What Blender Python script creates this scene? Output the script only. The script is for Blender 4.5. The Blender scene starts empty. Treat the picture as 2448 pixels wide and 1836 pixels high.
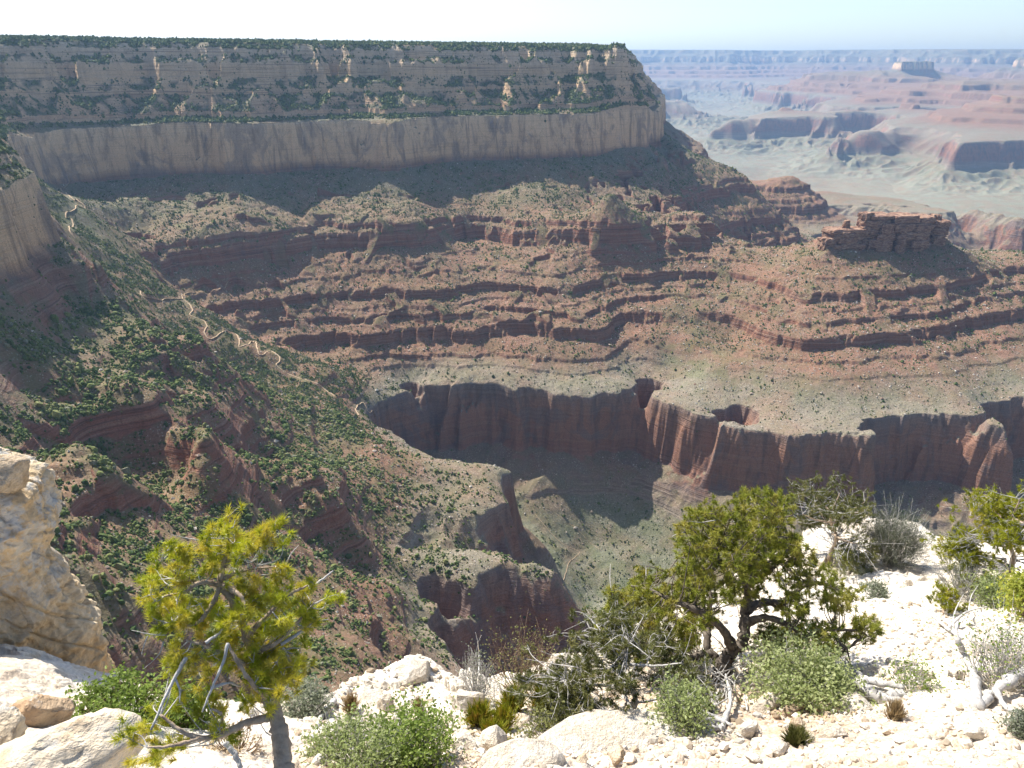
import bpy, bmesh, math, random
import numpy as np
from mathutils import Vector, Matrix

scene = bpy.context.scene
R = math.radians
rng = np.random.default_rng(7)
random.seed(7)

# ------------------------------------------------------------------ camera, sky, sun, exposure
PITCH = R(23.2)
cam_d = bpy.data.cameras.new("camera")
cam_d.sensor_fit = 'HORIZONTAL'
cam_d.sensor_width = 36.0
cam_d.lens = 36.0 * 1768.5 / 2448.0
cam_d.clip_start = 0.05
cam_d.clip_end = 120000.0
cam = bpy.data.objects.new("camera", cam_d)
cam.location = (0, 0, 0)
cam.rotation_euler = (R(90) - PITCH, 0, 0)
scene.collection.objects.link(cam)
scene.camera = cam

SUN_DIR = Vector((-0.72, 0.68, 1.22)).normalized()      # towards the sun
SUN_EL = math.asin(SUN_DIR.z)
SUN_AZ = math.atan2(SUN_DIR.x, SUN_DIR.y)
world = bpy.data.worlds.new("World")
scene.world = world
world.use_nodes = True
wn = world.node_tree
bg = wn.nodes["Background"]
sky = wn.nodes.new("ShaderNodeTexSky")
sky.sky_type = 'NISHITA'
sky.sun_disc = False
sky.sun_elevation = SUN_EL
sky.sun_rotation = SUN_AZ
sky.altitude = 2100
sky.air_density = 1.0
sky.dust_density = 6.5
sky.ozone_density = 0.5
wn.links.new(sky.outputs[0], bg.inputs[0])
bg.inputs[1].default_value = 0.105

sun_d = bpy.data.lights.new("sun", 'SUN')
sun_d.energy = 4.6
sun_d.angle = R(0.53)
sun_d.color = (1.0, 0.945, 0.86)
sun_o = bpy.data.objects.new("sun", sun_d)
sun_o.rotation_euler = SUN_DIR.to_track_quat('Z', 'Y').to_euler()
scene.collection.objects.link(sun_o)

scene.view_settings.view_transform = 'Standard'
scene.view_settings.look = 'None'
scene.view_settings.exposure = 1.08
scene.view_settings.gamma = 1.0
cy = scene.cycles
cy.max_bounces = 5
cy.diffuse_bounces = 3
cy.glossy_bounces = 1
cy.transmission_bounces = 2
cy.transparent_max_bounces = 4
cy.volume_bounces = 0
cy.use_denoising = True
cy.denoiser = 'OPENIMAGEDENOISE'
cy.use_adaptive_sampling = True
cy.adaptive_threshold = 0.02
cy.sample_clamp_indirect = 4.0

# ------------------------------------------------------------------ helpers
FPX, CXP, CYP = 1768.5, 1224.0, 918.0
CP, SP = math.cos(PITCH), math.sin(PITCH)

def ray(x, y):
    x = np.asarray(x, float); y = np.asarray(y, float)
    r = (x - CXP) / FPX; u = -(y - CYP) / FPX
    return np.stack([r + 0 * u, CP + u * SP, -SP + u * CP], -1)

def at_z(x, y, z):
    d = ray(x, y)
    return d * (np.asarray(z, float) / d[..., 2])[..., None]

def at_r(x, y, r):
    """point on the sight line at slant distance r"""
    d = ray(x, y)
    return Vector((d / np.linalg.norm(d)) * r)

def hash2(ix, iy, seed):
    h = (ix.astype(np.int64) * 374761393 + iy.astype(np.int64) * 668265263 + seed * 1442695041) & 0xFFFFFFFF
    h = ((h ^ (h >> 13)) * 1274126177) & 0xFFFFFFFF
    h = h ^ (h >> 16)
    return h

def perlin(x, y, seed=0):
    x0 = np.floor(x); y0 = np.floor(y)
    fx = x - x0; fy = y - y0
    ix = x0.astype(np.int64); iy = y0.astype(np.int64)
    def g(dx, dy):
        a = hash2(ix + dx, iy + dy, seed) * (2 * math.pi / 4294967296.0)
        return np.cos(a) * (fx - dx) + np.sin(a) * (fy - dy)
    sx = fx * fx * fx * (fx * (fx * 6 - 15) + 10); sy = fy * fy * fy * (fy * (fy * 6 - 15) + 10)
    a = g(0, 0); b = g(1, 0); c = g(0, 1); d = g(1, 1)
    return 1.5 * ((a + (b - a) * sx) * (1 - sy) + (c + (d - c) * sx) * sy)

def fbm(x, y, octs, seed=0, gain=0.5):
    s = 0; amp = 1.0
    for o in range(octs):
        s = s + amp * perlin(x * 2 ** o, y * 2 ** o, seed + o * 17)
        amp *= gain
    return s

def mesh_from(name, verts, faces, mat=None, smooth=False):
    """verts (n,3) array, faces (m,k) array of one k"""
    me = bpy.data.meshes.new(name)
    verts = np.ascontiguousarray(verts, np.float32); faces = np.ascontiguousarray(faces, np.int32)
    me.vertices.add(len(verts)); me.vertices.foreach_set("co", verts.ravel())
    k = faces.shape[1]
    me.loops.add(faces.size); me.loops.foreach_set("vertex_index", faces.ravel())
    me.polygons.add(len(faces))
    me.polygons.foreach_set("loop_start", np.arange(0, faces.size, k, dtype=np.int32))
    me.polygons.foreach_set("loop_total", np.full(len(faces), k, np.int32))
    me.polygons.foreach_set("use_smooth", np.full(len(faces), smooth, bool))
    me.update(calc_edges=True)
    if mat: me.materials.append(mat)
    return me

def link(name, me, parent=None):
    o = bpy.data.objects.new(name, me)
    scene.collection.objects.link(o)
    if parent: o.parent = parent
    return o

def tag(o, label=None, cat=None, group=None, kind=None):
    if label: o["label"] = label
    if cat: o["category"] = cat
    if group: o["group"] = group
    if kind: o["kind"] = kind
    return o

def float_attr(me, name, arr):
    a = me.attributes.new(name, 'FLOAT', 'POINT')
    a.data.foreach_set("value", np.ascontiguousarray(arr, np.float32).ravel())

def grid_faces(nr, nc):
    i = np.arange(nr - 1)[:, None] * nc + np.arange(nc - 1)[None, :]
    i = i.ravel()
    return np.stack([i, i + 1, i + nc + 1, i + nc], -1)

class NT:
    """small shader-graph helper"""
    def __init__(self, name):
        self.m = bpy.data.materials.new(name); self.m.use_nodes = True
        self.t = self.m.node_tree; self.t.nodes.clear()
        self.out = self.n("ShaderNodeOutputMaterial")
        self.b = self.n("ShaderNodeBsdfPrincipled")
        self.l(self.b.outputs[0], self.out.inputs[0])
        self.b.inputs["Roughness"].default_value = 0.9
        self.b.inputs["Specular IOR Level"].default_value = 0.15
    def n(self, t, **kw):
        nd = self.t.nodes.new(t)
        for k, v in kw.items(): setattr(nd, k, v)
        return nd
    def l(self, a, b): self.t.links.new(a, b)
    def set(self, sock, v):
        if hasattr(v, "is_output") or isinstance(v, bpy.types.NodeSocket): self.l(v, sock)
        else: sock.default_value = v
    def pos(self):
        return self.n("ShaderNodeNewGeometry").outputs["Position"]
    def objpos(self):
        return self.n("ShaderNodeTexCoord").outputs["Object"]
    def scale(self, vec, s):
        m = self.n("ShaderNodeVectorMath", operation='MULTIPLY')
        self.l(vec, m.inputs[0]); m.inputs[1].default_value = s if hasattr(s, "__len__") else (s, s, s)
        return m.outputs[0]
    def noise(self, vec, scale=1.0, detail=4.0, rough=0.55, dist=0.0):
        nd = self.n("ShaderNodeTexNoise")
        self.l(vec, nd.inputs["Vector"]); nd.inputs["Scale"].default_value = scale
        nd.inputs["Detail"].default_value = detail; nd.inputs["Roughness"].default_value = rough
        nd.inputs["Distortion"].default_value = dist
        return nd.outputs[0]
    def voronoi(self, vec, scale=1.0, feature='F1', out="Distance"):
        nd = self.n("ShaderNodeTexVoronoi", feature=feature)
        self.l(vec, nd.inputs["Vector"]); nd.inputs["Scale"].default_value = scale
        return nd.outputs[out]
    def math(self, op, a, b=0.0, clamp=False):
        nd = self.n("ShaderNodeMath", operation=op); nd.use_clamp = clamp
        self.set(nd.inputs[0], a); self.set(nd.inputs[1], b)
        return nd.outputs[0]
    def step(self, v, a, b, lo=0.0, hi=1.0):
        nd = self.n("ShaderNodeMapRange"); nd.interpolation_type = 'SMOOTHSTEP'
        self.set(nd.inputs[0], v); nd.inputs[1].default_value = a; nd.inputs[2].default_value = b
        nd.inputs[3].default_value = lo; nd.inputs[4].default_value = hi
        return nd.outputs[0]
    def mix(self, f, a, b, mode='MIX'):
        nd = self.n("ShaderNodeMix", data_type='RGBA', blend_type=mode)
        self.set(nd.inputs[0], f)
        for i, v in ((6, a), (7, b)):
            if isinstance(v, tuple): nd.inputs[i].default_value = (*v, 1.0) if len(v) == 3 else v
            else: self.l(v, nd.inputs[i])
        return nd.outputs[2]
    def ramp(self, v, stops, interp='LINEAR'):
        nd = self.n("ShaderNodeValToRGB"); cr = nd.color_ramp; cr.interpolation = interp
        while len(cr.elements) < len(stops): cr.elements.new(0.5)
        for e, (p, c) in zip(cr.elements, stops):
            e.position = p; e.color = (*c, 1.0)
        self.l(v, nd.inputs[0])
        return nd.outputs[0]
    def attr(self, name):
        return self.n("ShaderNodeAttribute", attribute_name=name).outputs["Fac"]
    def attrc(self, name):
        return self.n("ShaderNodeAttribute", attribute_name=name).outputs["Color"]
    def bump(self, h, strength=0.5, dist=1.0):
        nd = self.n("ShaderNodeBump"); nd.inputs["Strength"].default_value = strength
        nd.inputs["Distance"].default_value = dist
        self.l(h, nd.inputs["Height"]); self.l(nd.outputs[0], self.b.inputs["Normal"])
    def color(self, c):
        self.set(self.b.inputs["Base Color"], (*c, 1.0) if isinstance(c, tuple) else c)
        return self

# ------------------------------------------------------------------ strata: cliff-and-slope profile of the canyon
SEG = [(55, 41, 24), (41, 26, 75), (26, 8, 32), (8, -23, 79), (-23, -50, 30), (-50, -59, 72), (-59, -97, 31),
       (-97, -109, 77), (-109, -120, 20), (-120, -234, 83), (-234, -345, 33), (-345, -359, 76), (-359, -363, 32), (-363, -397, 79),
       (-397, -412, 30), (-412, -416, 74), (-416, -433, 30), (-433, -438, 75), (-438, -455, 30), (-455, -474, 79), (-474, -484, 26), (-484, -488, 74), (-488, -497, 27), (-497, -508, 76), (-508, -520, 28), (-520, -546, 80),
       (-546, -557, 30), (-557, -564, 74), (-564, -572, 27), (-572, -576, 72), (-576, -595, 25),
       (-595, -730, 83), (-730, -786, 36), (-786, -797, 68), (-797, -870, 33), (-870, -960, 15), (-960, -1010, 4.5),
       (-1010, -1055, 78), (-1055, -1400, 40)]
_u = [-6000.0, -300.0, 0.0]; _z = [110.0, 68.0, 55.0]
for a, b, s in SEG:
    _u.append(_u[-1] + (a - b) / math.tan(R(s))); _z.append(float(b))
_u.append(_u[-1] + 3000); _z.append(_z[-1] - 200)
UU, ZZ = np.array(_u), np.array(_z)
FARSEG = [s for s in SEG if s[0] > -345] + [(-345, -402, 81), (-402, -440, 29), (-440, -490, 81), (-490, -520, 27), (-520, -562, 81), (-562, -595, 22), (-595, -790, 81), (-790, -870, 31), (-870, -960, 14), (-960, -1010, 4.5), (-1010, -1055, 78), (-1055, -1400, 40)]
def table(seg):
    u, z = [-6000.0, -300.0, 0.0], [110.0, 68.0, 55.0]
    for a, b, s in seg:
        u.append(u[-1] + (a - b) / math.tan(R(s))); z.append(float(b))
    return np.array(u + [u[-1] + 3000]), np.array(z + [z[-1] - 200])
FUU, FZZ = table(FARSEG)
def fz_of_u(u): return np.interp(u, FUU, FZZ)
def fu_of_z(z): return np.interp(-np.asarray(z, float), -FZZ, FUU)
def z_of_u(u): return np.interp(u, UU, ZZ)
def u_of_z(z): return np.interp(-np.asarray(z, float), -ZZ, UU)

def solve_rbf(pts, vals, c, lam):
    d = np.sqrt(((pts[:, None] - pts[None]) ** 2).sum(-1) + c * c)
    n = len(pts)
    A = np.zeros((n + 1, n + 1)); A[:n, :n] = d - c - np.eye(n) * lam
    A[:n, n] = 1; A[n, :n] = 1
    rhs = np.zeros((n + 1, vals.shape[1])); rhs[:n] = vals
    return np.linalg.solve(A, rhs)

def eval_rbf(pts, w, q, c):
    out = np.empty((len(q), w.shape[1])); n = len(pts)
    for s in range(0, len(q), 4000):
        qq = q[s:s + 4000]
        d = np.sqrt((qq[:, None, 0] - pts[None, :, 0]) ** 2 + (qq[:, None, 1] - pts[None, :, 1]) ** 2 + c * c)
        out[s:s + 4000] = (d - c) @ w[:n] + w[n]
    return out

def cubic_sample(G, gx, gy):
    """Catmull-Rom sampling of grid G[iy,ix] at fractional positions"""
    ny, nx = G.shape
    gx = np.clip(gx, 1, nx - 3.001); gy = np.clip(gy, 1, ny - 3.001)
    ix = gx.astype(int); iy = gy.astype(int); fx = gx - ix; fy = gy - iy
    def w(t): return (-.5*t+t*t-.5*t**3, 1-2.5*t*t+1.5*t**3, .5*t+2*t*t-1.5*t**3, -.5*t*t+.5*t**3)
    wx, wy = w(fx), w(fy); s = 0
    for j in range(4):
        row = 0
        for i in range(4): row = row + wx[i] * G[iy + j - 1, ix + i - 1]
        s = s + wy[j] * row
    return s
QC, QR, FQC, FQR, HAZE = 1400, 1.8, 1000, 14, 3.9e-5

# ------------------------------------------------------------------ near canyon: traced stratum lines -> plan -> height field
CT, CB, ST, SB, L1, L2, L3, RT, RB = -120, -234, -345, -397, -455, -497, -520, -595, -732
TILES = {'A': (0, 80, .36166), 'B': (700, 80, .36166), 'C': (1400, 80, .29295), 'D': (1900, 80, .24774), 'E': (0, 600, .36166),
         'F': (700, 600, .36166), 'G': (1648, 450, .36166), 'H': (1400, 850, .27125), 'J': (650, 1050, .36166), 'S': (0, 0, 1.0)}
ctrl = []        # x, y, u, z, m, strata offset
def T(tile, z, pts, m=1.0, off=0.0):
    ox, oy, k = TILES[tile]
    for p in pts:
        zz = z if len(p) < 3 else p[2]
        q = at_z(ox + k * p[0], oy + k * p[1], zz)
        ctrl.append((q[0], q[1], float(u_of_z(zz - off)), zz, m, off, ox + k * p[0], oy + k * p[1]))
def W(x, y, z=None, m=1.0, u=None):
    if u is None: u = float(u_of_z(z))
    if z is None: z = float(z_of_u(u))
    ctrl.append((x, y, u, z, m, 0.0, -1e4, 0.0))

# the long wall: white sandstone cliff top and foot
T('A', CT, [(60,650),(200,625),(430,620),(640,605),(900,600),(1250,600),(1500,595),(1700,597),(1950,580),(2150,575)])
T('B', CT, [(400,565),(700,572),(830,555),(1200,545),(1500,540),(1750,528),(2050,520)])
T('C', CT, [(210,600),(330,585),(440,600),(545,650)])
T('A', CB, [(470,975),(600,995),(750,1000),(960,965),(1250,905),(1450,910),(1500,945),(1750,930),(2000,915)])
T('B', CB, [(0,915),(300,890),(560,885),(640,905),(800,895),(960,850),(1180,840),(1270,830),(1420,865),(1480,800),(1560,835),(1800,825),(2040,810)])
T('C', CB, [(150,1000),(280,930),(370,895),(440,845),(545,830)])
# plateau behind the rim
n0 = len(ctrl)
for p in [c for c in ctrl[:21:2]]:
    d = float(u_of_z(CT))
    dx, dy = (-0.25, 0.97)
    W(p[0] + dx * d, p[1] + dy * d, u=0.0)
    W(p[0] + dx * (d + 350), p[1] + dy * (d + 350), u=-350.0)
for x, y, u in [(-1800,2300,-200),(-1500,3200,-1000),(-600,3200,-1000),(100,3000,-500),(330,2760,-90),(-2200,1400,-300),(-1900,4200,-1500),(0,4200,-600),
                (-1600,1500,-200)]: W(x, y, u=u)
W(545, 2980, z=-225); W(690, 3250, z=-320); W(300, 2420, u=0.0); W(318, 2600, u=4.0); W(352, 2480, z=-40); W(700, 4200, z=-225)
# promontory at the left edge
T('A', CT, [(0,985),(100,985),(240,890),(295,865)])
T('S', CB, [(0,703),(40,678),(80,651),(65,612),(128,601),(141,575)])
W(-690,1015,-88); W(-740,960,-50)
W(-720, 1130, z=-120); W(-800, 1150, z=-60); W(-900,1000,u=-20); W(-760,850,u=0); W(-700,600,u=-40); W(-1300,1100,u=-250); W(-1000,500,u=-300); W(-860,1260,z=-120,m=.3)
# own rim below the camera
for az, r, z in [(-46,380,55),(-46,520,CT),(-46,540,CB),(-40,575,-310),(-24,105,CT),(-24,122,CB),(-24,330,ST),(-24,400,-395),(-10,115,CT),(-10,132,CB),(-10,285,ST),
                 (-10,395,-415),(5,92,CT),(5,108,CB),(5,268,ST),(5,385,L1),(5,455,-560),(0,560,-690),(10,560,-695),(-8,470,-555),(20,92,CT),(20,108,CB),(20,268,ST),(20,385,L1),(20,540,RT),(20,562,RB),
                 (36,92,CT),(36,108,CB),(36,280,ST),(36,400,L1),(36,560,RT),(36,585,RB),(36,850,-880),(50,100,CT),(50,350,L1),(50,600,RT)]:
    W(r * math.sin(R(az)), r * math.cos(R(az)), z)
for x, y, u in [(-200, 60, 0), (0, -50, 0), (200, -90, 0), (-420, 160, -20)]: W(x, y, u=u)
# fault valley filled with talus, the trail side
F_ = .12
T('S', 0, [(60,470,-150),(130,455,-190)], .1)
T('A', 0, [(340,960,-205),(470,1130,-232),(560,1140,-236),(430,1250,-250),(620,1400,-290),(560,1560,-300),(760,1640,-318),(700,1300,-275),(800,1500,-315),(520,1440,-276)], F_)
T('E', 0, [(1000,140,-345),(560,260,-318),(900,260,-345),(1100,260,-370),(1250,330,-392),(1330,440,-412),(1500,560,-440),(1700,680,-472),(1900,760,-500),(2100,900,-530),(1700,900,-500),(1500,800,-478),
           (430,340,-290),(700,420,-312),(350,200,-262)], F_)
T('F', 0, [(300,850,-545),(450,960,-572),(560,1040,-592),(230,760,-525)], F_)
# the left spurs
T('E', -320, [(780,650),(900,620),(1050,535),(1210,508)], .75, off=25)
T('E', 0, [(1330,590,-338),(1480,700,-366)], .75, off=25)
T('E', 0, [(860,790,-345),(1050,900,-372),(1250,805,-386),(1490,760,-402)], .75, off=25)
T('E', -320, [(210,970),(400,1000),(620,950),(800,915),(980,865),(1170,965),(1255,1070)], .8, off=25)
T('E', 0, [(440,1120,-344),(620,1210,-371),(800,1255,-374),(1150,1180,-358),(1275,1095,-337)], .8, off=25)
T('E', 0, [(700,700,-335),(600,560,-312),(300,800,-300),(500,900,-312),(150,620,-283),(20,820,-283),(60,480,-256),(200,480,-264),(120,720,-288),(400,620,-300),(0,600,-266)], .2, off=25)
T('E', -320, [(40,1330),(200,1290),(480,1205),(600,1215),(755,1335)], .8, off=25)
T('E', 0, [(200,1480,-342),(450,1505,-370),(610,1495,-370),(765,1440,-340)], .8, off=25)
T('E', 0, [(700,1300,-382),(900,1400,-392),(1000,1500,-400),(1300,1620,-430),(840,1560,-395)], .25, off=25)
T('E', 0, [(1500,1100,-397),(1600,1250,-416),(1400,1000,-381),(1300,1250,-389),(1150,1450,-402)], .25, off=25)
T('E', -465, [(1560,1490),(1700,1335),(1800,1285),(1880,1340),(1915,1385)], .8, off=32)
T('E', 0, [(1600,1555,-481),(1750,1530,-502),(1930,1405,-481)], .8, off=32)
T('E', 0, [(1750,1050,-445),(2000,1000,-492),(1900,1200,-470),(2050,1150,-510),(2100,1350,-520),(2000,1260,-492)], .3, off=25)
T('J', -465, [(0,535),(120,430),(230,335),(340,215),(390,270),(430,345)], .8, off=32)
T('J', 0, [(20,600,-481),(200,590,-508),(420,480,-496),(440,400,-490),(590,520,-508)], .8, off=32)
T('J', 0, [(330,110,-500),(500,250,-520),(640,330,-538),(800,450,-562),(940,580,-585),(1170,655,-602),(700,180,-546),(900,250,-566),(1100,300,-582)], .3, off=25)
T('S', 0, [(60,1390,-325),(200,1300,-342),(150,1200,-338),(260,1400,-360),(330,1180,-388),(430,1200,-408),(520,1260,-425),(600,1275,-440),(250,1500,-355),(420,1380,-392),(560,1420,-425)], .4, off=25)
T('J', 0, [(100,620,-458),(280,760,-495),(500,700,-540),(700,720,-572),(900,700,-588),(300,880,-518),(600,860,-560)], .3, off=25)
# near Redwall rim
T('F', RT, [(530,1035),(560,1110),(690,1165),(760,1240),(800,1310),(940,1372),(1000,1385),(1150,1400),(1310,1410)])
T('J', RT, [(1540,190),(1515,330),(1530,400),(1310,490),(1290,560),(1330,700),(1400,705),(1490,770),(1620,820),(1750,850),(1930,910)])
T('J', 0, [(1450,170,-592),(1300,300,-588),(1350,420,-592)], .5)
T('J', 0, [(1640,350,-660),(1700,500,-690),(1800,700,-745),(1900,880,-812),(1600,700,-690),(1690,830,-765),(1480,735,-655)], .7)
for px, py in [(560,1110),(690,1165),(760,1240),(800,1310),(940,1372),(1000,1385),(1150,1400),(1310,1410),(1420,1440)]:
    _p = at_z(700 + .36166 * px, 600 + .36166 * py, RT); _h = math.hypot(_p[0], _p[1])
    W(_p[0] * (1 + 40 / _h) + 12, _p[1] * (1 + 40 / _h), z=-775)
T('J', 0, [(1400,760,-597),(1600,900,-600),(1100,760,-596),(1200,850,-590),(1510,1060,-630),(1570,1200,-664),(1800,1050,-628),(1950,1000,-632),(1900,1300,-685),(2050,1200,-700),(2150,1300,-705),(1650,1350,-692),(1700,1150,-650)], .3)
# red hill with two notches
T('J', 0, [(480,950,-545),(750,900,-578),(900,850,-590),(500,1150,-508),(700,1150,-538),(850,1050,-565),(600,1400,-492),(800,1250,-530),(350,1450,-445),(700,1500,-500),(350,1150,-490)], .4)
T('J', 0, [(1070,870,-590),(940,980,-588),(930,1080,-582),(890,1300,-570),(800,1480,-560)])
T('J', 0, [(1130,1000,-622),(1110,1150,-645),(1020,1250,-668),(1000,1450,-705)])
T('J', 0, [(1350,900,-592),(1300,1030,-594),(1180,1120,-598),(1120,1250,-615),(1090,1400,-640)])
T('J', 0, [(1470,1130,-645),(1400,1300,-675),(1250,1450,-700),(1400,1500,-705),(1600,1450,-705),(1800,1450,-710),(1000,1640,-700)])
_a, _b = at_z(1121, 1250, -595), at_z(1131, 1303, -595)
for f in (.3, .5, .7): W(*((_a * (1 - f) + _b * f)[:2]), z=-640)
# creek floor and benches below the Redwall
T('S', 0, [(1265,1195,-790),(1300,1240,-820),(1350,1290,-850),(1386,1320,-868),(1480,1345,-885),(1440,1290,-866),(1540,1280,-868),(1560,1400,-900),(1400,1450,-905),(1650,1330,-855)], .3)
T('S', 0, [(1283,1085,-744),(1350,1080,-740),(1420,1092,-742),(1340,1128,-756),(1345,1160,-790),(1410,1175,-792),(1290,1130,-768),(1270,1160,-785),(1430,1230,-828),(1360,1215,-815)], .8)
T('S', 0, [(1560,1190,-800),(1548,1255,-850),(1500,1170,-790),(1470,1120,-770),(1620,1250,-800),(1580,1290,-855),(1660,1180,-752),(1640,1230,-780),(1750,1290,-800)], .4)
# far Redwall bay and Battleship side
T('F', RT, [(560,1010),(625,985),(720,905),(790,930),(850,935),(910,890),(1040,915),(1200,885),(1370,862),(1450,905),(1550,950),(1650,970),(1760,1000),(1900,1030),(2020,1000),(2100,950)])
T('F', -735, [(800,1230),(1000,1270),(1242,1290),(1500,1330)])
T('S', RB, [(1480,1060),(1560,1100)])
T('H', RT, [(260,330),(430,290),(560,345),(545,440),(700,480),(780,480),(860,540),(990,580),(1190,620),(1300,680),(1480,720),(1700,740),(1900,710),(2212,720)])
T('H', 0, [(700,400,-589),(850,430,-587),(650,385,-591),(760,435,-592),(950,500,-590)])
T('H', RB, [(540,720),(830,940),(870,1060),(1100,1230),(1240,1000)])
T('G', RT, [(1150,1655),(1250,1640),(1350,1540),(1450,1500),(1600,1490),(1800,1500),(2000,1560),(2212,1590)])
T('S', -760, [(1750,1220),(1900,1235),(2060,1240),(2150,1190),(2250,1180),(2400,1180)])
T('S', 0, [(2060,1170,-730)])
for az, r, z in [(16,1180,-860),(22,1120,-850),(28,1150,-840),(34,1300,-840),(12,1050,-895),(18,950,-870),(40,1500,-800),(42,1750,-595),(44,1200,-860)]: W(r*math.sin(R(az)), r*math.cos(R(az)), z, .4)
# Supai ledges of the long wall
T('A', ST + 28, [(830,1360),(1000,1335),(1250,1335),(1420,1330),(1520,1290),(1600,1295),(1650,1275),(1800,1270),(2030,1272),(2085,1300)], off=28)
T('B', ST + 14, [(130,1290),(180,1235),(250,1218),(450,1240),(600,1218),(800,1222)], off=14)
T('B', ST, [(980,1190),(1050,1240),(1150,1220),(1300,1210),(1480,1235),(1560,1250),(1700,1240),(1745,1215),(1900,1245),(1960,1220),(2080,1205)])
T('C', ST, [(60,1480),(200,1472),(500,1490),(600,1450),(780,1470),(945,1480),(900,1400),(790,1300)])
T('A', SB + 28, [(880,1480),(1250,1500),(1500,1470),(1700,1440),(2050,1395)], off=28)
T('B', SB + 14, [(180,1390),(280,1385),(450,1430),(800,1420)], off=14)
T('B', SB, [(1050,1345),(1150,1350),(1550,1400),(1720,1410),(1760,1350),(1950,1325)])
T('C', SB, [(600,1570),(800,1545),(960,1560)])
# noses between cliff foot and ledge
T('B', 0, [(560,930,-238),(600,1080,-262),(480,1080,-266),(830,1080,-276),(560,1180,-310),(300,1180,-330),(900,1160,-330),(200,1130,-322),(60,1100,-308),(1150,1050,-312),(1250,1020,-302),(1400,1100,-326),(1600,1010,-288),(1620,1090,-318),(2080,1010,-264),(2050,1120,-300),(1850,1080,-308)], .6)
T('A', 0, [(1150,1140,-268),(1100,1250,-296),(1350,1240,-300),(1560,1150,-296),(1800,1222,-306),(700,1100,-284),(900,1080,-278),(2120,1150,-306)], .6, 20)
T('F', L1, [(0,325),(150,300),(280,295),(490,300),(600,245),(640,265),(850,280),(1050,250),(1200,235),(1390,207),(1500,228),(1650,248),(1850,268),(1950,230),(2040,150),(2150,150)])
T('F', 0, [(0,150,-430),(300,20,-400),(300,160,-428),(120,200,-448),(560,160,-446),(650,160,-446),(780,60,-403),(800,180,-432),(1000,80,-436),(1110,165,-438),(1300,110,-446),(1550,20,-400),(1550,130,-424),(1800,120,-425),(1950,80,-432)], .6)
T('E', L1 + 14, [(1310,355),(1500,325),(1800,322)], off=14)
T('E', 0, [(1250,230,-410),(1500,200,-405),(1750,130,-395),(1900,200,-410),(1100,180,-388)], .6)
T('F', L2, [(-20,410),(160,412),(250,440),(450,450),(600,418),(870,402),(1200,400),(1350,352),(1500,372),(1700,397),(1850,407),(1960,420),(2060,380),(2140,300)])
T('F', L3, [(0,560),(180,540),(450,560),(700,520),(950,505),(1250,485),(1385,425),(1600,445),(1900,495),(2050,485),(2160,395),(2212,385)])
T('E', L3, [(1720,600),(1900,555)])
T('F', 0, [(200,700,-556),(460,690,-555),(600,850,-585),(850,720,-565),(1100,700,-556),(1280,690,-554),(1430,700,-560),(1350,800,-580),(1000,830,-586),(1460,780,-584),(1600,700,-556),(1900,700,-556),(2100,680,-556),(1700,850,-577),(2000,850,-577)], .7)
# Battleship: ledges
T('G', L1, [(0,538),(190,558),(350,573),(480,592),(620,655),(740,695),(850,693),(1000,688),(1200,668),(1500,658),(1650,642),(1800,592),(1950,537),(2212,502)])
T('G', L3, [(310,830),(480,900),(650,988),(850,988),(1000,952),(1250,942),(1500,922),(1700,892),(1850,832),(2000,782),(2212,757)])
T('G', L2, [(530,830),(720,910),(850,890),(1200,860),(1500,870),(1750,820),(1900,740),(2212,690)])
T('G', 0, [(700,1130,-556),(1000,1120,-556),(1400,1100,-556),(1800,1080,-556),(2212,1000,-556),(500,1300,-583),(1200,1350,-583),(1800,1350,-583),(300,1000,-560)], .6)
T('G', 0, [(250,700,-492),(100,800,-520),(0,1000,-548),(150,1200,-575),(380,620,-470)], .25)
T('G', 0, [(800,420,-402),(600,520,-432),(450,520,-441),(1200,500,-412),(1500,520,-418),(1000,560,-428),(1900,460,-440),(1800,400,-400),(2212,460,-438)], .6)
for (x, y, z) in [(740,1810,-385),(900,1820,-385),(1020,1820,-390),(640,1960,-450),(900,1930,-450),(1150,1960,-450),(800,2080,-540),(1150,2120,-540),(780,2230,-600),(1150,2260,-600),(1500,2200,-600),(780,2260,-755),(1150,2290,-755),(1500,2230,-755),(1400,1900,-445),(1650,2000,-590),(1650,2030,-755),(1500,1700,-560),(1500,1500,-600)]:
    W(x, y, z)
for px_, py_, yd in [(890,372,1712),(1100,392,1715),(1300,402,1722),(1500,395,1735),(1640,345,1752),(1000,340,1752),(1200,340,1765),(1400,340,1775),(1560,335,1785)]:
    _d = ray(1648 + .36166 * px_, 450 + .36166 * py_); W(_d[0] / _d[1] * yd, yd, z=_d[2] / _d[1] * yd, m=.5)
# flank of the wall's far end
T('C', 0, [(640,870,-262),(720,860,-262),(880,975,-290)], .8)
T('C', ST, [(830,1090),(940,1060),(1040,1065),(1100,1110),(1180,1105),(1290,1140)])
T('C', L1, [(1180,1250),(1200,1390),(1350,1390),(1500,1395)])
T('C', L3, [(1240,1440),(1400,1520),(1570,1500)])
T('C', RT, [(1640,1610)])
T('C', 0, [(1100,1420,-420),(1000,1380,-400),(1150,1500,-455),(1030,1560,-440),(1170,1640,-480),(1400,1280,-380),(1330,1200,-360)], .8)
# Redwall and butte beyond the Battleship
T('G', RT, [(560,130),(700,110),(860,88),(1150,95),(1160,125),(1300,105),(1440,115),(1480,160),(1640,165),(1750,150),(1900,130),(2050,165),(2212,200)])
T('G', RB, [(640,300),(900,360),(1750,350),(2000,410),(2212,440)])
T('C', 0, [(1480,1230,-470),(1650,1170,-420),(1690,1160,-415),(1800,1250,-470),(1500,1310,-540),(1750,1330,-560),(2050,1350,-585),(1430,1250,-475)])
T('G', 0, [(900,20,-580),(1300,60,-585)])
near = np.array(ctrl)
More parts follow.
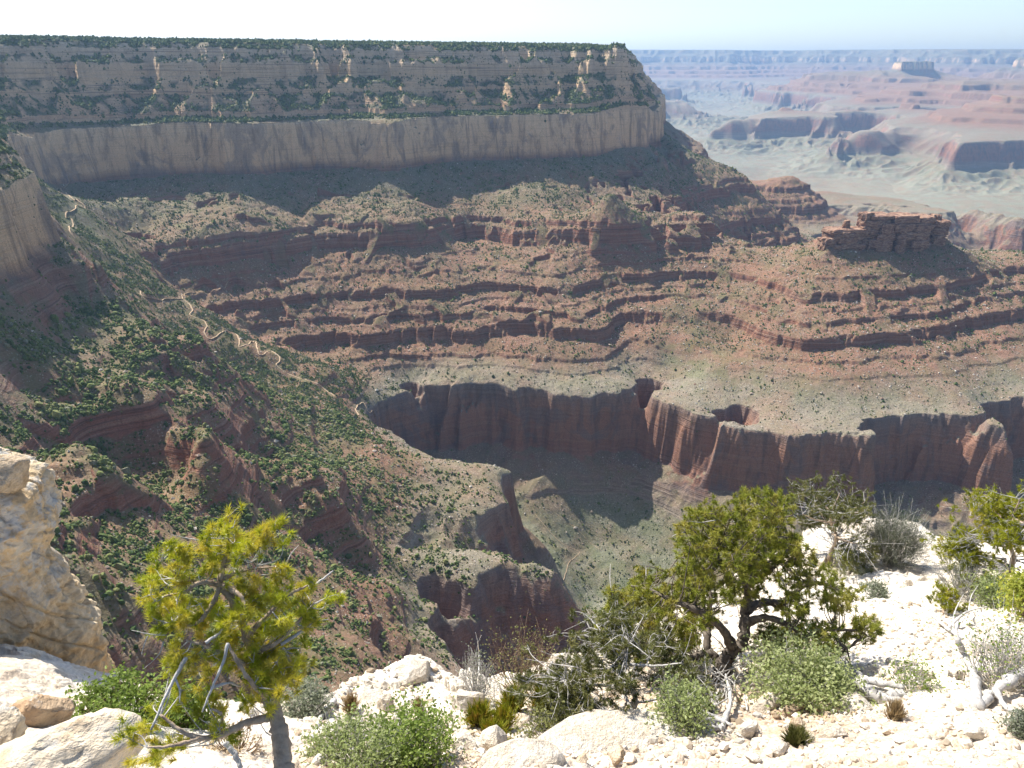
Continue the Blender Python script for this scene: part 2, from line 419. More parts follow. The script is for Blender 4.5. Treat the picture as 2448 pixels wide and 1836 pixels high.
# drop controls that fall almost on each other
keep = []
for i in range(len(near)):
    if all((near[i, 0] - near[j, 0]) ** 2 + (near[i, 1] - near[j, 1]) ** 2 > 36 for j in keep): keep.append(i)
near = near[keep]
near = near[np.hypot(near[:, 0], near[:, 1]) < 5500]
for q in [(-3500, 3000, -1500), (-3000, 500, -1200), (-2500, 5500, -2000), (500, 5600, u_of_z(-900)), (2500, 4500, u_of_z(-900)), (3500, 3000, u_of_z(-950)), (2600, 1500, u_of_z(-700)), (2200, 700, u_of_z(-450)), (1500, 300, u_of_z(-320)), (1500, 4300, u_of_z(-880)),
          (1300, -300, 0), (0, -400, -200), (-600, -50, -200), (-1500, -300, -500), (1900, 5200, u_of_z(-920))]:
    near = np.r_[near, [[q[0], q[1], float(q[2]), float(z_of_u(q[2])), 1.0, 0.0, -1e4, 0.0]]]
NC = 22.0
# a stratum may lie a little higher or lower than assumed: let every traced point slide along its sight line to agree with its neighbours
traced = near[:, 6] > -9000
z_first = near[:, 3].copy()
dirs = ray(near[:, 6], near[:, 7])
dz = np.linspace(-24, 24, 25)
for it in range(6):
    w = solve_rbf(near[:, :2], near[:, 2:3], NC, 60.0)
    zc = near[:, 3][:, None] + dz[None]
    ps = dirs[:, None, :2] * (zc / dirs[:, 2][:, None])[..., None]
    uf = eval_rbf(near[:, :2], w, ps.reshape(-1, 2), NC)[:, 0].reshape(zc.shape)
    stiff = np.where(np.hypot(near[:, 0], near[:, 1]) < 1150, 2.6, 0.7)[:, None]
    cost = np.abs(uf - near[:, 2][:, None]) + stiff * np.abs(zc - z_first[:, None]) + 60.0 * (np.abs(zc - z_first[:, None]) > 34)
    mv = 0.5 * dz[np.argmin(cost, 1)] * traced
    near[:, 3] += mv; near[:, 5] += mv
    near[:, :2] = np.where(traced[:, None], dirs[:, :2] * (near[:, 3] / dirs[:, 2])[:, None], near[:, :2])
npts = near[:, :2]
w_near = solve_rbf(npts, near[:, 2:4], NC, 6.0)
GX0, GX1, GY0, GY1, GS = -2600.0, 3400.0, -60.0, 5000.0, 14.0
gx = np.arange(GX0, GX1 + GS, GS); gy = np.arange(GY0, GY1 + GS, GS)
QX, QY = np.meshgrid(gx, gy)
q = np.stack([QX.ravel(), QY.ravel()], -1)
ev = eval_rbf(npts, w_near, q, NC)
GU = ev[:, 0].reshape(QX.shape); GZ = ev[:, 1].reshape(QX.shape)
wsum = np.full(len(q), 0.02); msum = np.full(len(q), 0.02); osum = np.zeros(len(q))
for s in range(0, len(q), 4000):
    d2 = (q[s:s+4000, None, 0] - npts[None, :, 0]) ** 2 + (q[s:s+4000, None, 1] - npts[None, :, 1]) ** 2
    k = np.exp(-d2 / (2 * 48.0 ** 2))
    wsum[s:s+4000] += k.sum(1); msum[s:s+4000] += k @ near[:, 4]; osum[s:s+4000] += k @ near[:, 5]
GM = (msum / wsum).reshape(QX.shape); GO = (osum / wsum).reshape(QX.shape)
_gy, _gx = np.gradient(GU, GS)
GG = np.clip(np.hypot(_gx, _gy), .12, 1.0)
for _ in range(3):
    GG[1:-1, 1:-1] = (GG[1:-1, 1:-1] * 2 + GG[:-2, 1:-1] + GG[2:, 1:-1] + GG[1:-1, :-2] + GG[1:-1, 2:]) / 6

def near_height(x, y):
    fx = (x - GX0) / GS; fy = (y - GY0) / GS
    U = cubic_sample(GU, fx, fy); Zs = cubic_sample(GZ, fx, fy); M = np.clip(cubic_sample(GM, fx, fy), 0, 1)
    wx = x + 14 * perlin(x / 60, y / 60, 3); wy = y + 14 * perlin(x / 60, y / 60, 4)
    G = cubic_sample(GG, fx, fy)
    upper = np.clip((u_of_z(-125) - U) / 60, 0, 1)         # rim buttresses
    red = np.clip((U - (u_of_z(-595) - 15)) / 15, 0, 1) * np.clip((u_of_z(-800) - U) / 30, 0, 1)
    b1 = np.abs(perlin(wx / 105, wy / 105, 11)) * 2 - .55
    b0 = np.abs(perlin(wx / 210, wy / 210, 10)) * 2 - .55
    sup = np.clip((U - u_of_z(-250)) / 60, 0, 1) * np.clip((u_of_z(-590) - U) / 40, 0, 1)
    b2 = np.abs(perlin(wx / 47, wy / 47, 12)) * 2 - .55
    n = 9 * sup * b0 + (7 + 42 * upper + 9 * red + 5 * sup) * b1 + (5 + 13 * upper + 4 * red) * b2 + (3.2 + 1.6 * sup) * perlin(wx / 19, wy / 19, 13) + (1.8 + 1.2 * sup) * perlin(x / 8, y / 8, 14)
    chute = np.clip((perlin(wx / 48, wy / 48, 16) + .5 * perlin(wx / 21, wy / 21, 17) - .22) / .25, 0, 1) * sup * np.clip((u_of_z(-548) - U) / 20, 0, 1)
    M = M * (1 - .8 * chute)
    n = n * G * (0.25 + 0.75 * M) * np.clip((U + 60) / 60, 0.0, 1)
    zt = z_of_u(U + n) + cubic_sample(GO, fx, fy)
    g = 3.5 * fbm(wx / 70, wy / 70, 4, 31) - 5 * (np.abs(perlin(wx / 90, wy / 90, 33)) - .3)
    Zs = np.clip(Zs, -1300, 60)
    zt = M * zt + (1 - M) * (Zs + g)
    zt = zt + 0.7 * fbm(x / 14, y / 14, 3, 41)
    r = np.hypot(x, y); a = np.degrees(np.arctan2(x, y))
    th = np.radians(np.interp(a, [-45, -33, -27, -22, -16, -8, 5, 60], [36, 40, 42.5, 44.5, 46.5, 48, 50, 51]))
    cap = -r * np.tan(th) - 8 + np.clip(r - 380, 0, None) * 1.6      # the wall below the viewpoint drops steeply
    zt = np.where(zt > cap, cap + 6 * fbm(x / 30, y / 30, 4, 51), zt)
    return zt, U, np.clip(M + .8 * chute * M, 0, 1)

# ------------------------------------------------------------------ canyon material
def make_canyon_mat():
    k = NT("canyon_rock")
    P = k.pos()
    st = k.attr("strat")
    wob = k.noise(k.scale(P, (.004, .004, .004)), 1, 3)
    zz = k.math('ADD', st, k.math('MULTIPLY', k.math('SUBTRACT', wob, .5), 14.0))
    t = k.math('DIVIDE', k.math('ADD', zz, 1100.0), 1200.0)       # -1100..100 -> 0..1
    def p(z): return (z + 1100.0) / 1200.0
    rock = k.ramp(t, [(p(-1090), (.12, .10, .09)), (p(-1000), (.22, .17, .13)), (p(-950), (.28, .26, .20)), (p(-800), (.26, .22, .17)), (p(-752), (.24, .16, .12)),
                      (p(-740), (.26, .13, .09)), (p(-640), (.31, .165, .11)), (p(-604), (.27, .20, .16)), (p(-594), (.30, .27, .22)), (p(-575), (.25, .13, .085)),
                      (p(-500), (.26, .125, .08)), (p(-380), (.27, .125, .08)), (p(-330), (.28, .13, .085)), (p(-300), (.24, .125, .085)), (p(-232), (.27, .15, .10)),
                      (p(-212), (.68, .44, .25)), (p(-125), (.74, .53, .32)), (p(-100), (.56, .36, .215)), (p(-40), (.68, .46, .26)), (p(60), (.64, .50, .34))])
    soil = k.ramp(t, [(p(-1090), (.12, .10, .09)), (p(-990), (.25, .22, .16)), (p(-930), (.25, .245, .185)), (p(-820), (.20, .195, .135)), (p(-790), (.22, .19, .14)), (p(-740), (.21, .15, .11)), (p(-615), (.25, .21, .165)),
                      (p(-590), (.22, .19, .14)), (p(-560), (.235, .13, .09)), (p(-420), (.24, .14, .095)), (p(-330), (.225, .15, .10)), (p(-250), (.17, .15, .105)), (p(-200), (.19, .17, .12)),
                      (p(-100), (.17, .155, .10)), (p(60), (.20, .185, .12))])
    geo = k.n("ShaderNodeNewGeometry")
    sep = k.n("ShaderNodeSeparateXYZ"); k.l(geo.outputs["Normal"], sep.inputs[0])
    nz = sep.outputs[2]
    tal0 = k.attr("talus")
    steep = k.math('MULTIPLY', k.math('SUBTRACT', 1.0, k.math('MULTIPLY', k.step(tal0, .45, .85), .8)), k.step(k.math('ADD', nz, k.math('MULTIPLY', k.math('SUBTRACT', k.noise(k.scale(P, .06), 1, 3), .5), .25)), .48, .70, 1.0, 0.0))
    # cliff: vertical streaks and bedding
    streak = k.noise(k.scale(P, (.055, .055, .006)), 1, 5, .62, .6)
    bed = k.noise(k.scale(P, (.004, .004, .22)), 1, 4, .6)
    sheer = k.math('MAXIMUM', k.math('MULTIPLY', k.step(st, -242, -232), k.step(st, -112, -124)), k.math('MULTIPLY', k.step(st, -762, -750), k.step(st, -588, -598)))
    rock = k.mix(k.math('MULTIPLY', k.step(streak, .46, .66), k.math('ADD', .3, k.math('MULTIPLY', sheer, .6))), rock, k.mix(.6, rock, (.10, .075, .065)))
    var = k.noise(k.scale(P, (.013, .013, .009)), 1, 5, .62, 1.2)
    rock = k.mix(k.math('MULTIPLY', k.step(var, .50, .62), k.math('ADD', .2, k.math('MULTIPLY', sheer, .55))), rock, k.mix(.65, rock, (.14, .13, .135)))
    rock = k.mix(k.math('MULTIPLY', k.step(bed, .46, .62), k.math('SUBTRACT', .42, k.math('MULTIPLY', sheer, .25))), rock, k.mix(.5, rock, (.50, .42, .32)))
    bed2 = k.noise(k.scale(P, (.006, .006, .45)), 1, 3, .6)
    rock = k.mix(k.math('MULTIPLY', k.step(bed2, .54, .64), k.math('SUBTRACT', .7, k.math('MULTIPLY', sheer, .5))), rock, k.mix(.7, rock, (.05, .04, .035)))
    crk = k.voronoi(k.scale(P, (.05, .05, .012)), 1, 'DISTANCE_TO_EDGE')
    rock = k.mix(k.step(crk, .03, .005, 0, .22), rock, k.mix(.75, rock, (.03, .025, .02)))
    fine = k.noise(k.scale(P, (.5, .5, .9)), 1, 4, .6)
    rock = k.mix(1.0, rock, k.ramp(fine, [(.25, (.62, .62, .62)), (.75, (1.2, 1.2, 1.2))]), 'MULTIPLY')
    # slopes: soil with pale rubble
    big = k.noise(k.scale(P, .012), 1, 4)
    soil = k.mix(k.step(big, .42, .64, 0, .6), soil, k.mix(.5, soil, (.27, .12, .07)))
    rub = k.voronoi(k.scale(P, .33), 1)
    rubn = k.noise(k.scale(P, .05), 1, 3)
    soil = k.mix(k.math('MULTIPLY', k.step(rub, .30, .16), k.step(rubn, .42, .6, .15, .9)), soil, (.46, .41, .33))
    sn = k.noise(k.scale(P, .35), 1, 4, .65)
    soil = k.mix(1.0, soil, k.ramp(sn, [(.3, (.6, .6, .6)), (.7, (1.25, 1.25, 1.25))]), 'MULTIPLY')
    gr = k.noise(k.scale(P, .03), 1, 5, .6)
    tal = k.attr("talus")
    soil = k.mix(k.math('MULTIPLY', k.step(gr, .38, .62, .15, .75), k.math('ADD', .30, k.math('MULTIPLY', tal, .64))), soil, (.105, .128, .05))
    k.color(k.mix(steep, soil, rock))
    h = k.math('ADD', k.math('MULTIPLY', k.math('MULTIPLY', streak, steep), 3.5), k.math('ADD', k.math('MULTIPLY', k.math('MULTIPLY', k.math('ADD', bed, bed2), steep), 3.0), k.math('ADD', k.math('MULTIPLY', fine, 1.4), k.math('MULTIPLY', sn, 1.2))))
    k.bump(h, .8, 1.0)
    return k.m
def make_crag_mat():
    k = NT("crag_sandstone"); P = k.pos()
    n = k.noise(k.scale(P, (.12, .12, .5)), 1, 5, .6); f = k.noise(k.scale(P, .6), 1, 4)
    c = k.mix(k.step(n, .35, .62), (.21, .105, .07), (.40, .265, .18))
    c = k.mix(k.step(k.noise(k.scale(P, (.08, .08, .9)), 1, 4), .5, .62, 0, .7), c, (.10, .05, .035))
    k.color(k.mix(1.0, c, k.ramp(f, [(.3, (.6, .6, .6)), (.7, (1.2, 1.2, 1.2))]), 'MULTIPLY'))
    k.bump(k.math('ADD', k.math('MULTIPLY', n, 3.0), f), .8, 1.0)
    return k.m
crag_mat = make_crag_mat()

AZ0, AZ1, NCOL = R(-46), R(47), QC
az = np.linspace(AZ0, AZ1, NCOL)
rr = np.concatenate([np.arange(24, 300, 9.0), np.arange(300, 2350, QR), np.arange(2350, 4700, QR * 2.4)])
RRr, AA = np.meshgrid(rr, az, indexing='ij')
X = RRr * np.sin(AA); Y = RRr * np.cos(AA)
Z, U_, M_ = near_height(X, Y)
canyon_mat = make_canyon_mat()
me = mesh_from("canyon_terrain", np.stack([X, Y, Z], -1).reshape(-1, 3), grid_faces(len(rr), NCOL), canyon_mat, True)
float_attr(me, "strat", Z.ravel()); float_attr(me, "talus", (1 - M_).ravel())
terrain = link("canyon_terrain", me); tag(terrain, kind="structure")

# ------------------------------------------------------------------ distant canyon: same strata, rising gently to the north
def tilt(Y):
    t = np.clip((Y - 3500) / 14500.0, 0, 1.25)
    return 300 * t - .013 * np.clip(Y - 20500, 0, None)
fctrl = []
RBF_ = -790
def FT(tile, z, pts):
    ox, oy, k = TILES[tile]
    for p in pts:
        st = z if len(p) < 3 else p[2]
        d = ray(ox + k * p[0], oy + k * p[1])
        t = np.linspace(3000, 26000, 4000)
        f = d[2] * t - (st + tilt(d[1] * t))
        i = np.argmax(f < 0)
        if not (f < 0).any(): i = len(t) - 1
        fctrl.append((d[0] * t[i], d[1] * t[i], float(fu_of_z(st)), d[0], d[1], d[2], t[i], st))
def FP(tile, px, py, rng_, u):
    ox, oy, k = TILES[tile]
    d = ray(ox + k * px, oy + k * py)
    fctrl.append((d[0] * rng_, d[1] * rng_, u, d[0], d[1], d[2], -1.0, 0.0))
SH = [(1400,1330,-800),(1290,1460,-870),(1640,1460,-875),(1000,1430,-955),(500,1545,-958),(1200,1560,-958),(1700,1570,-950),(2100,1500,-925),(1900,1400,-860),(2150,1400,-840)]
FT('D', RT, [(1450,1062),(1550,1047),(1700,1040),(1900,1032),(2212,1040)])
FT('D', RBF_, [(1390,1250),(1530,1290),(1650,1390),(1820,1320),(2000,1290),(2212,1310)])
FT('D', 0, SH)
FT('D', 0, [(1900,960,-583),(2150,990,-585),(1430,840,-546),(1800,860,-548),(2080,865,-546),(1440,792,-520),(1750,800,-520),(2080,805,-520),(1700,745,-470),(2060,750,-470),(1980,640,-397),(2212,640,-397),(2020,610,-345),(2212,585,-345),(2300,600,-340),(2400,650,-360)])
FT('D', RT, [(700,1000),(860,922),(1000,902),(1300,912),(1500,950),(1850,962)])
FT('D', RBF_, [(620,1180),(850,1172),(1050,1142),(1300,1190)])
FT('D', 0, [(300,1060,-700),(640,1045,-700),(240,1170,-800),(600,1172,-800),(150,1235,-865),(600,1255,-870),(900,1265,-872),(100,1430,-955),(600,1400,-952),(900,1350,-925),(300,1330,-920),(300,1500,-1040),(550,1490,-1040)])
FT('D', RT, [(0,772),(300,772),(540,770),(760,747),(1000,737),(1220,747)])
FT('D', RBF_, [(120,985),(350,1000),(650,1000),(1330,885)])
FT('D', 0, [(430,920,-800),(20,890,-790),(300,1015,-865),(560,1015,-862),(0,700,-520),(300,700,-520),(560,692,-520),(720,632,-520),(940,622,-520),(1150,600,-430),(1570,572,-420),(1250,600,-430)])
FT('D', 0, [(1740,462,-300),(1860,460,-300),(1700,540,-400),(1900,540,-400),(1220,482,-350),(1520,472,-350)])
FT('D', RT, [(1100,590),(1350,560),(1600,545)])
for px_ in (910, 1000, 1090, 1180, 1270): FP('D', px_, 340, 11600 + 2 * abs(px_ - 1090) * .5, float(fu_of_z(-185)))
FP('D', 840, 420, 11500, float(fu_of_z(-350))); FP('D', 1340, 420, 11500, float(fu_of_z(-350))); FP('D', 1090, 420, 11250, float(fu_of_z(-350)))
FT('D', RT, [(720,520),(1000,510),(1250,520)])
FT('D', RBF_, [(600,640),(760,640),(1050,600)])
FT('D', 0, [(0,405,-345),(230,395,-345),(480,400,-345),(720,425,-345),(340,365,-310)])
FT('D', RT, [(0,475),(300,480),(690,470)])
FT('D', RBF_, [(0,640),(240,590),(400,640),(560,590)])
FT('C', RT, [(1360,425),(1410,407),(1600,410),(1030,730),(1200,722),(1440,722),(690,532),(520,462),(650,450),(770,442)])
FT('C', RBF_, [(1350,562),(1500,545),(1000,830),(1100,855),(1400,850),(1650,790),(1900,852),(565,690),(720,690),(890,685),(800,592),(520,600)])
FT('C', 0, [(1690,355,-520),(2100,345,-520),(1450,690,-560),(1600,592,-520),(1900,602,-520),(1620,660,-575),(1820,660,-575)])
FT('C', 0, [(700,780,-900),(900,860,-950),(650,830,-950),(1300,950,-900),(1700,960,-895),(1500,900,-850),(900,1000,-955),(1250,1040,-958),(1600,1040,-958),(1100,620,-940),(900,660,-940),(1250,700,-955),(1100,560,-930),(950,640,-955),(1650,880,-850)])
for px, rg in [(-300, 18.5), (100, 19), (400, 19.3), (700, 19.4), (1000, 19.4), (1170, 19.2)]:
    FP('C', px, 160, rg * 1000, 0.0); FP('C', px, 200, rg * 1000 - 900, float(fu_of_z(-345))); FP('C', px, 300, rg * 1000 - 2300, float(fu_of_z(RT))); FP('C', px, 330, rg * 1000 - 2900, float(fu_of_z(-800)))
    FP('C', px, 160, rg * 1000 + 1800, -900.0)
for px, rg in [(1290, 27), (1550, 27)]:
    FP('C', px, 195, rg * 1000, 0.0)
for px, rg in [(1330, 19.5), (1500, 19.5)]:
    FP('C', px, 260, rg * 1000, float(fu_of_z(-345)))
for px, rg in [(0, 20), (300, 19.5), (800, 19), (1300, 18), (1700, 17.4), (2212, 17.2), (2600, 17)]:
    FP('D', px, 200, rg * 1000, 0.0); FP('D', px, 240, rg * 1000 - 800, float(fu_of_z(-345))); FP('D', px, 330, rg * 1000 - 2200, float(fu_of_z(RT))); FP('D', px, 330, rg * 1000 - 2800, float(fu_of_z(-800)))
    FP('D', px, 200, rg * 1000 + 1800, -900.0)
FP('D', 2180, 250, 13500, 100.0); FP('D', 2080, 330, 13300, float(fu_of_z(-400))); FP('D', 2212, 330, 12800, float(fu_of_z(-345)))
for x, y in [(3500, 4200), (4500, 4500), (5600, 5000), (2500, 4000), (3000, 3400), (4200, 3300), (6500, 4300), (1800, 5200), (1200, 7000), (300, 5500)]:
    fctrl.append((x, y, float(fu_of_z(-955)), 0, 1, 0, -1.0, 0.0))
far = np.array(fctrl)
kp = []
for i in range(len(far)):
    if all((far[i, 0] - far[j, 0]) ** 2 + (far[i, 1] - far[j, 1]) ** 2 > 60 ** 2 for j in kp): kp.append(i)
far = far[kp]
FC = 90.0
foff = np.zeros(len(far)); trc = far[:, 6] > 0
ds = np.linspace(-.10, .10, 33)
for it in range(7):
    w = solve_rbf(far[:, :2], far[:, 2:3], FC, 220.0)
    tc = far[:, 6][:, None] * (1 + ds[None])
    ps = far[:, None, 3:5] * tc[..., None]
    oc = far[:, 5][:, None] * tc - (far[:, 7][:, None] + tilt(ps[..., 1]))
    uf = eval_rbf(far[:, :2], w, ps.reshape(-1, 2), FC)[:, 0].reshape(tc.shape)
    cost = np.abs(uf - far[:, 2][:, None]) + 1.6 * np.abs(oc) + 40.0 * (np.abs(oc) > 70)
    mv = 1 + .5 * ds[np.argmin(cost, 1)] * trc
    far[:, 6] *= mv
    far[:, :2] = np.where(trc[:, None], far[:, 3:5] * far[:, 6:7], far[:, :2])
foff = np.where(trc, far[:, 5] * far[:, 6] - (far[:, 7] + tilt(far[:, 1])), 0)
w_far = solve_rbf(far[:, :2], far[:, 2:3], FC, 25.0)
FX0, FX1, FY0, FY1, FS = -3500.0, 19000.0, 2500.0, 31000.0, 70.0
fgx = np.arange(FX0, FX1 + FS, FS); fgy = np.arange(FY0, FY1 + FS, FS)
FQX, FQY = np.meshgrid(fgx, fgy)
FU = eval_rbf(far[:, :2], w_far, np.stack([FQX.ravel(), FQY.ravel()], -1), FC)[:, 0].reshape(FQX.shape)
_fq = np.stack([FQX.ravel(), FQY.ravel()], -1); _ws = np.full(len(_fq), .05); _os = np.zeros(len(_fq))
for s in range(0, len(_fq), 4000):
    k = np.exp(-((_fq[s:s+4000, None, 0] - far[None, :, 0]) ** 2 + (_fq[s:s+4000, None, 1] - far[None, :, 1]) ** 2) / (2 * 230.0 ** 2))
    _ws[s:s+4000] += k.sum(1); _os[s:s+4000] += k @ foff
FO = (_os / _ws).reshape(FQX.shape)
_gy, _gx = np.gradient(FU, FS)
FG = np.clip(np.hypot(_gx, _gy), .10, 1.0)

def far_height(x, y):
    fx = (x - FX0) / FS; fy = (y - FY0) / FS
    U = cubic_sample(FU, fx, fy); G = cubic_sample(FG, fx, fy)
    wx = x + 120 * perlin(x / 500, y / 500, 63); wy = y + 120 * perlin(x / 500, y / 500, 64)
    d = np.clip((y - 4000) / 12000, 0, 1)
    n = (30 + 80 * d + 85 * np.clip((fu_of_z(-560) - U) / 150, 0, 1) * (d < .85)) * (np.abs(perlin(wx / 640, wy / 640, 71)) * 2 - .5) + (20 + 45 * d) * (np.abs(perlin(wx / 260, wy / 260, 72)) * 2 - .5) + 8 * fbm(wx / 110, wy / 110, 2, 73)
    n = n * np.clip(G * 1.3, 0, 1) * np.clip((U + 40) / 80, 0, 1)
    low = np.clip((U - fu_of_z(-745)) / 60, 0, 1) * np.clip((fu_of_z(-955) - U) / 200, 0, 1)
    n = n + low * (70 * (np.abs(perlin(wx / 210, wy / 210, 75)) * 2 - .5) + 30 * (np.abs(perlin(wx / 90, wy / 90, 76)) * 2 - .5))
    zs = np.minimum(fz_of_u(np.clip(U + n, -600, None)), 60 + 0.01 * np.clip(-U, 0, 900))
    zs = np.maximum(zs, -1300) + 3 * fbm(x / 120, y / 120, 3, 77) * np.clip((U - fu_of_z(-800)) / 100, 0, 1)
    return zs + cubic_sample(FO, fx, fy), U

faz = np.linspace(R(-4), R(46), FQC)
frr = np.concatenate([np.arange(3400, 9000, FQR), np.arange(9000, 14000, FQR * 1.6), np.arange(14000, 31000, FQR * 3)])
RRf, AAf = np.meshgrid(frr, faz, indexing='ij')
XF = RRf * np.sin(AAf); YF = RRf * np.cos(AAf)
ZFs, UF_ = far_height(XF, YF)
_, nearU, _ = near_height(np.clip(XF, GX0 + 40, GX1 - 40), np.clip(YF, GY0 + 40, GY1 - 60))
ZF = ZFs + tilt(YF)
ZF = np.where(RRf < 4700, np.minimum(ZF, -935) - 45 * np.clip((4650 - RRf) / 900, 0, 1), ZF)    # runs on under the edge of the near canyon
me = mesh_from("distant_canyon", np.stack([XF, YF, ZF], -1).reshape(-1, 3), grid_faces(len(frr), FQC), canyon_mat, True)
float_attr(me, "strat", ZFs.ravel()); float_attr(me, "talus", np.zeros(ZFs.size))
distant = link("distant_canyon", me); tag(distant, kind="structure")
# low ground sheet to the horizon, under everything else
gs = 32000.0
me = mesh_from("ground", np.array([[-gs, -2000, -1420], [gs, -2000, -1420], [gs, gs, -1420], [-gs, gs, -1420]]), np.array([[0, 1, 2, 3]]), canyon_mat)
float_attr(me, "strat", np.full(4, -1000.0)); float_attr(me, "talus", np.zeros(4))
tag(link("ground", me), kind="structure")

# ------------------------------------------------------------------ the air between
hm = bpy.data.materials.new("haze"); hm.use_nodes = True
hn = hm.node_tree; hn.nodes.clear()
ho = hn.nodes.new("ShaderNodeOutputMaterial"); hv = hn.nodes.new("ShaderNodeVolumePrincipled")
hv.inputs["Color"].default_value = (0.40, 0.64, 1.0, 1)
hv.inputs["Density"].default_value = HAZE
hv.inputs["Anisotropy"].default_value = 0.35
hn.links.new(hv.outputs[0], ho.inputs["Volume"])
x0, x1, y0, y1, z0, z1 = -33000, 33000, -2100, 33000, -1421, 470
hvx = np.array([[x, y, z] for x in (x0, x1) for y in (y0, y1) for z in (z0, z1)])
hf = np.array([[0, 1, 3, 2], [4, 6, 7, 5], [0, 4, 5, 1], [2, 3, 7, 6], [0, 2, 6, 4], [1, 5, 7, 3]])
haze = link("haze", mesh_from("haze", hvx, hf, hm)); tag(haze, kind="stuff")

# ------------------------------------------------------------------ scrub and fallen blocks on the canyon slopes
def lump(kind, rs):
    """small closed irregular lump: 12 or 6 vertices"""
    if kind == 12:
        t = (1 + 5 ** .5) / 2
        v = np.array([[-1,t,0],[1,t,0],[-1,-t,0],[1,-t,0],[0,-1,t],[0,1,t],[0,-1,-t],[0,1,-t],[t,0,-1],[t,0,1],[-t,0,-1],[-t,0,1]]) / math.hypot(1, t)
        f = np.array([[0,11,5],[0,5,1],[0,1,7],[0,7,10],[0,10,11],[1,5,9],[5,11,4],[11,10,2],[10,7,6],[7,1,8],[3,9,4],[3,4,2],[3,2,6],[3,6,8],[3,8,9],[4,9,5],[2,4,11],[6,2,10],[8,6,7],[9,8,1]])
    else:
        v = np.array([[1,0,0],[-1,0,0],[0,1,0],[0,-1,0],[0,0,1],[0,0,-1.]])
        f = np.array([[0,2,4],[2,1,4],[1,3,4],[3,0,4],[2,0,5],[1,2,5],[3,1,5],[0,3,5]])
    return v * (1 + rs.uniform(-.33, .33, (len(v), 1))), f

def scatter_mesh(name, P, sx, sz, kind, mat, tint, sink=.25, lean=0.0):
    rs = np.random.default_rng(len(P))
    vs, fs = [], []
    variants = [lump(kind, rs) for _ in range(24)]
    n = len(P); which = rs.integers(0, 24, n); ang = rs.uniform(0, 2 * math.pi, n)
    nv = len(variants[0][0]); nf = len(variants[0][1])
    VV = np.stack([v for v, f in variants]); Fc = variants[0][1]
    V = VV[which]
    c, s = np.cos(ang)[:, None], np.sin(ang)[:, None]
    x = (V[..., 0] * c - V[..., 1] * s) * sx[:, None]; y = (V[..., 0] * s + V[..., 1] * c) * sx[:, None] * .85
    z = V[..., 2] * sz[:, None] + sz[:, None] * (1 - 2 * sink)
    out = np.stack([x + P[:, None, 0], y + P[:, None, 1], z + P[:, None, 2]], -1).reshape(-1, 3)
    F = (np.arange(n)[:, None, None] * nv + Fc[None]).reshape(-1, 3)
    me = mesh_from(name, out, F, mat, kind == 12 and False)
    float_attr(me, "tint", np.repeat(tint, nv))
    return me

def leaf_mat(name, dark, light, warm):
    k = NT(name)
    t = k.attr("tint")
    c = k.ramp(t, [(0.0, dark), (.5, light), (.8, warm), (1.0, tuple(.5 * x + .09 for x in warm))])
    n = k.noise(k.scale(k.pos(), 1.3), 1, 3)
    k.color(k.mix(1.0, c, k.ramp(n, [(.3, (.55, .55, .55)), (.7, (1.35, 1.35, 1.35))]), 'MULTIPLY'))
    return k.m
scrub_mat = leaf_mat("scrub_leaves", (.046, .076, .024), (.105, .142, .042), (.190, .200, .075))
block_mat = leaf_mat("fallen_blocks", (.22, .14, .10), (.40, .33, .26), (.55, .50, .42))

# ------------------------------------------------------------------ the trail
def drape(x, y, r0=300.0, r1=2600.0):
    d = ray(x, y); d = d / np.linalg.norm(d)
    t = np.arange(r0, r1, 2.0)
    z = near_height(d[0] * t, d[1] * t)[0]
    below = d[2] * t < z
    i = int(np.argmax(below)) if below.any() else len(t) - 1
    return np.array([d[0] * t[i], d[1] * t[i]])
k = NT("trail_dust")
k.color(k.mix(k.noise(k.scale(k.pos(), .4), 1, 3), (.34, .24, .15), (.46, .35, .235)))
trail_mat = k.m
def trail(tile, pts, width, lift=.12):
    ox, oy, s_ = TILES[tile]
    P2 = np.array([drape(ox + s_ * a, oy + s_ * b) for a, b in pts])
    fine = []
    for i in range(len(P2) - 1):
        n = max(2, int(np.hypot(*(P2[i + 1] - P2[i])) / 4))
        for t in np.linspace(0, 1, n, endpoint=False): fine.append(P2[i] * (1 - t) + P2[i + 1] * t)
    fine.append(P2[-1]); fine = np.array(fine)
    for _ in range(1): fine[1:-1] = (fine[:-2] + 2 * fine[1:-1] + fine[2:]) / 4
    fine = fine + np.stack([1.0 * perlin(fine[:, 0] / 12, fine[:, 1] / 12, 5), 1.0 * perlin(fine[:, 0] / 12, fine[:, 1] / 12, 6)], -1)
    tg = np.gradient(fine, axis=0); tg /= np.linalg.norm(tg, axis=1, keepdims=True) + 1e-9
    nr = np.stack([-tg[:, 1], tg[:, 0]], -1)
    rows = []
    for s in (-.5, 0, .5):
        q_ = fine + nr * width * s
        rows.append(np.c_[q_, near_height(q_[:, 0], q_[:, 1])[0]])
    zc = np.maximum.reduce([r[:, 2] for r in rows]) + lift
    V = np.concatenate([np.c_[r[:, :2], zc] for r in rows])
    n = len(fine); i = np.arange(n - 1)
    F = np.concatenate([np.stack([i, i + 1, i + 1 + n, i + n], -1), np.stack([i + n, i + 1 + n, i + 1 + 2 * n, i + 2 * n], -1)])
    return V, F
tv, tf, nn, tpts = [], [], 0, []
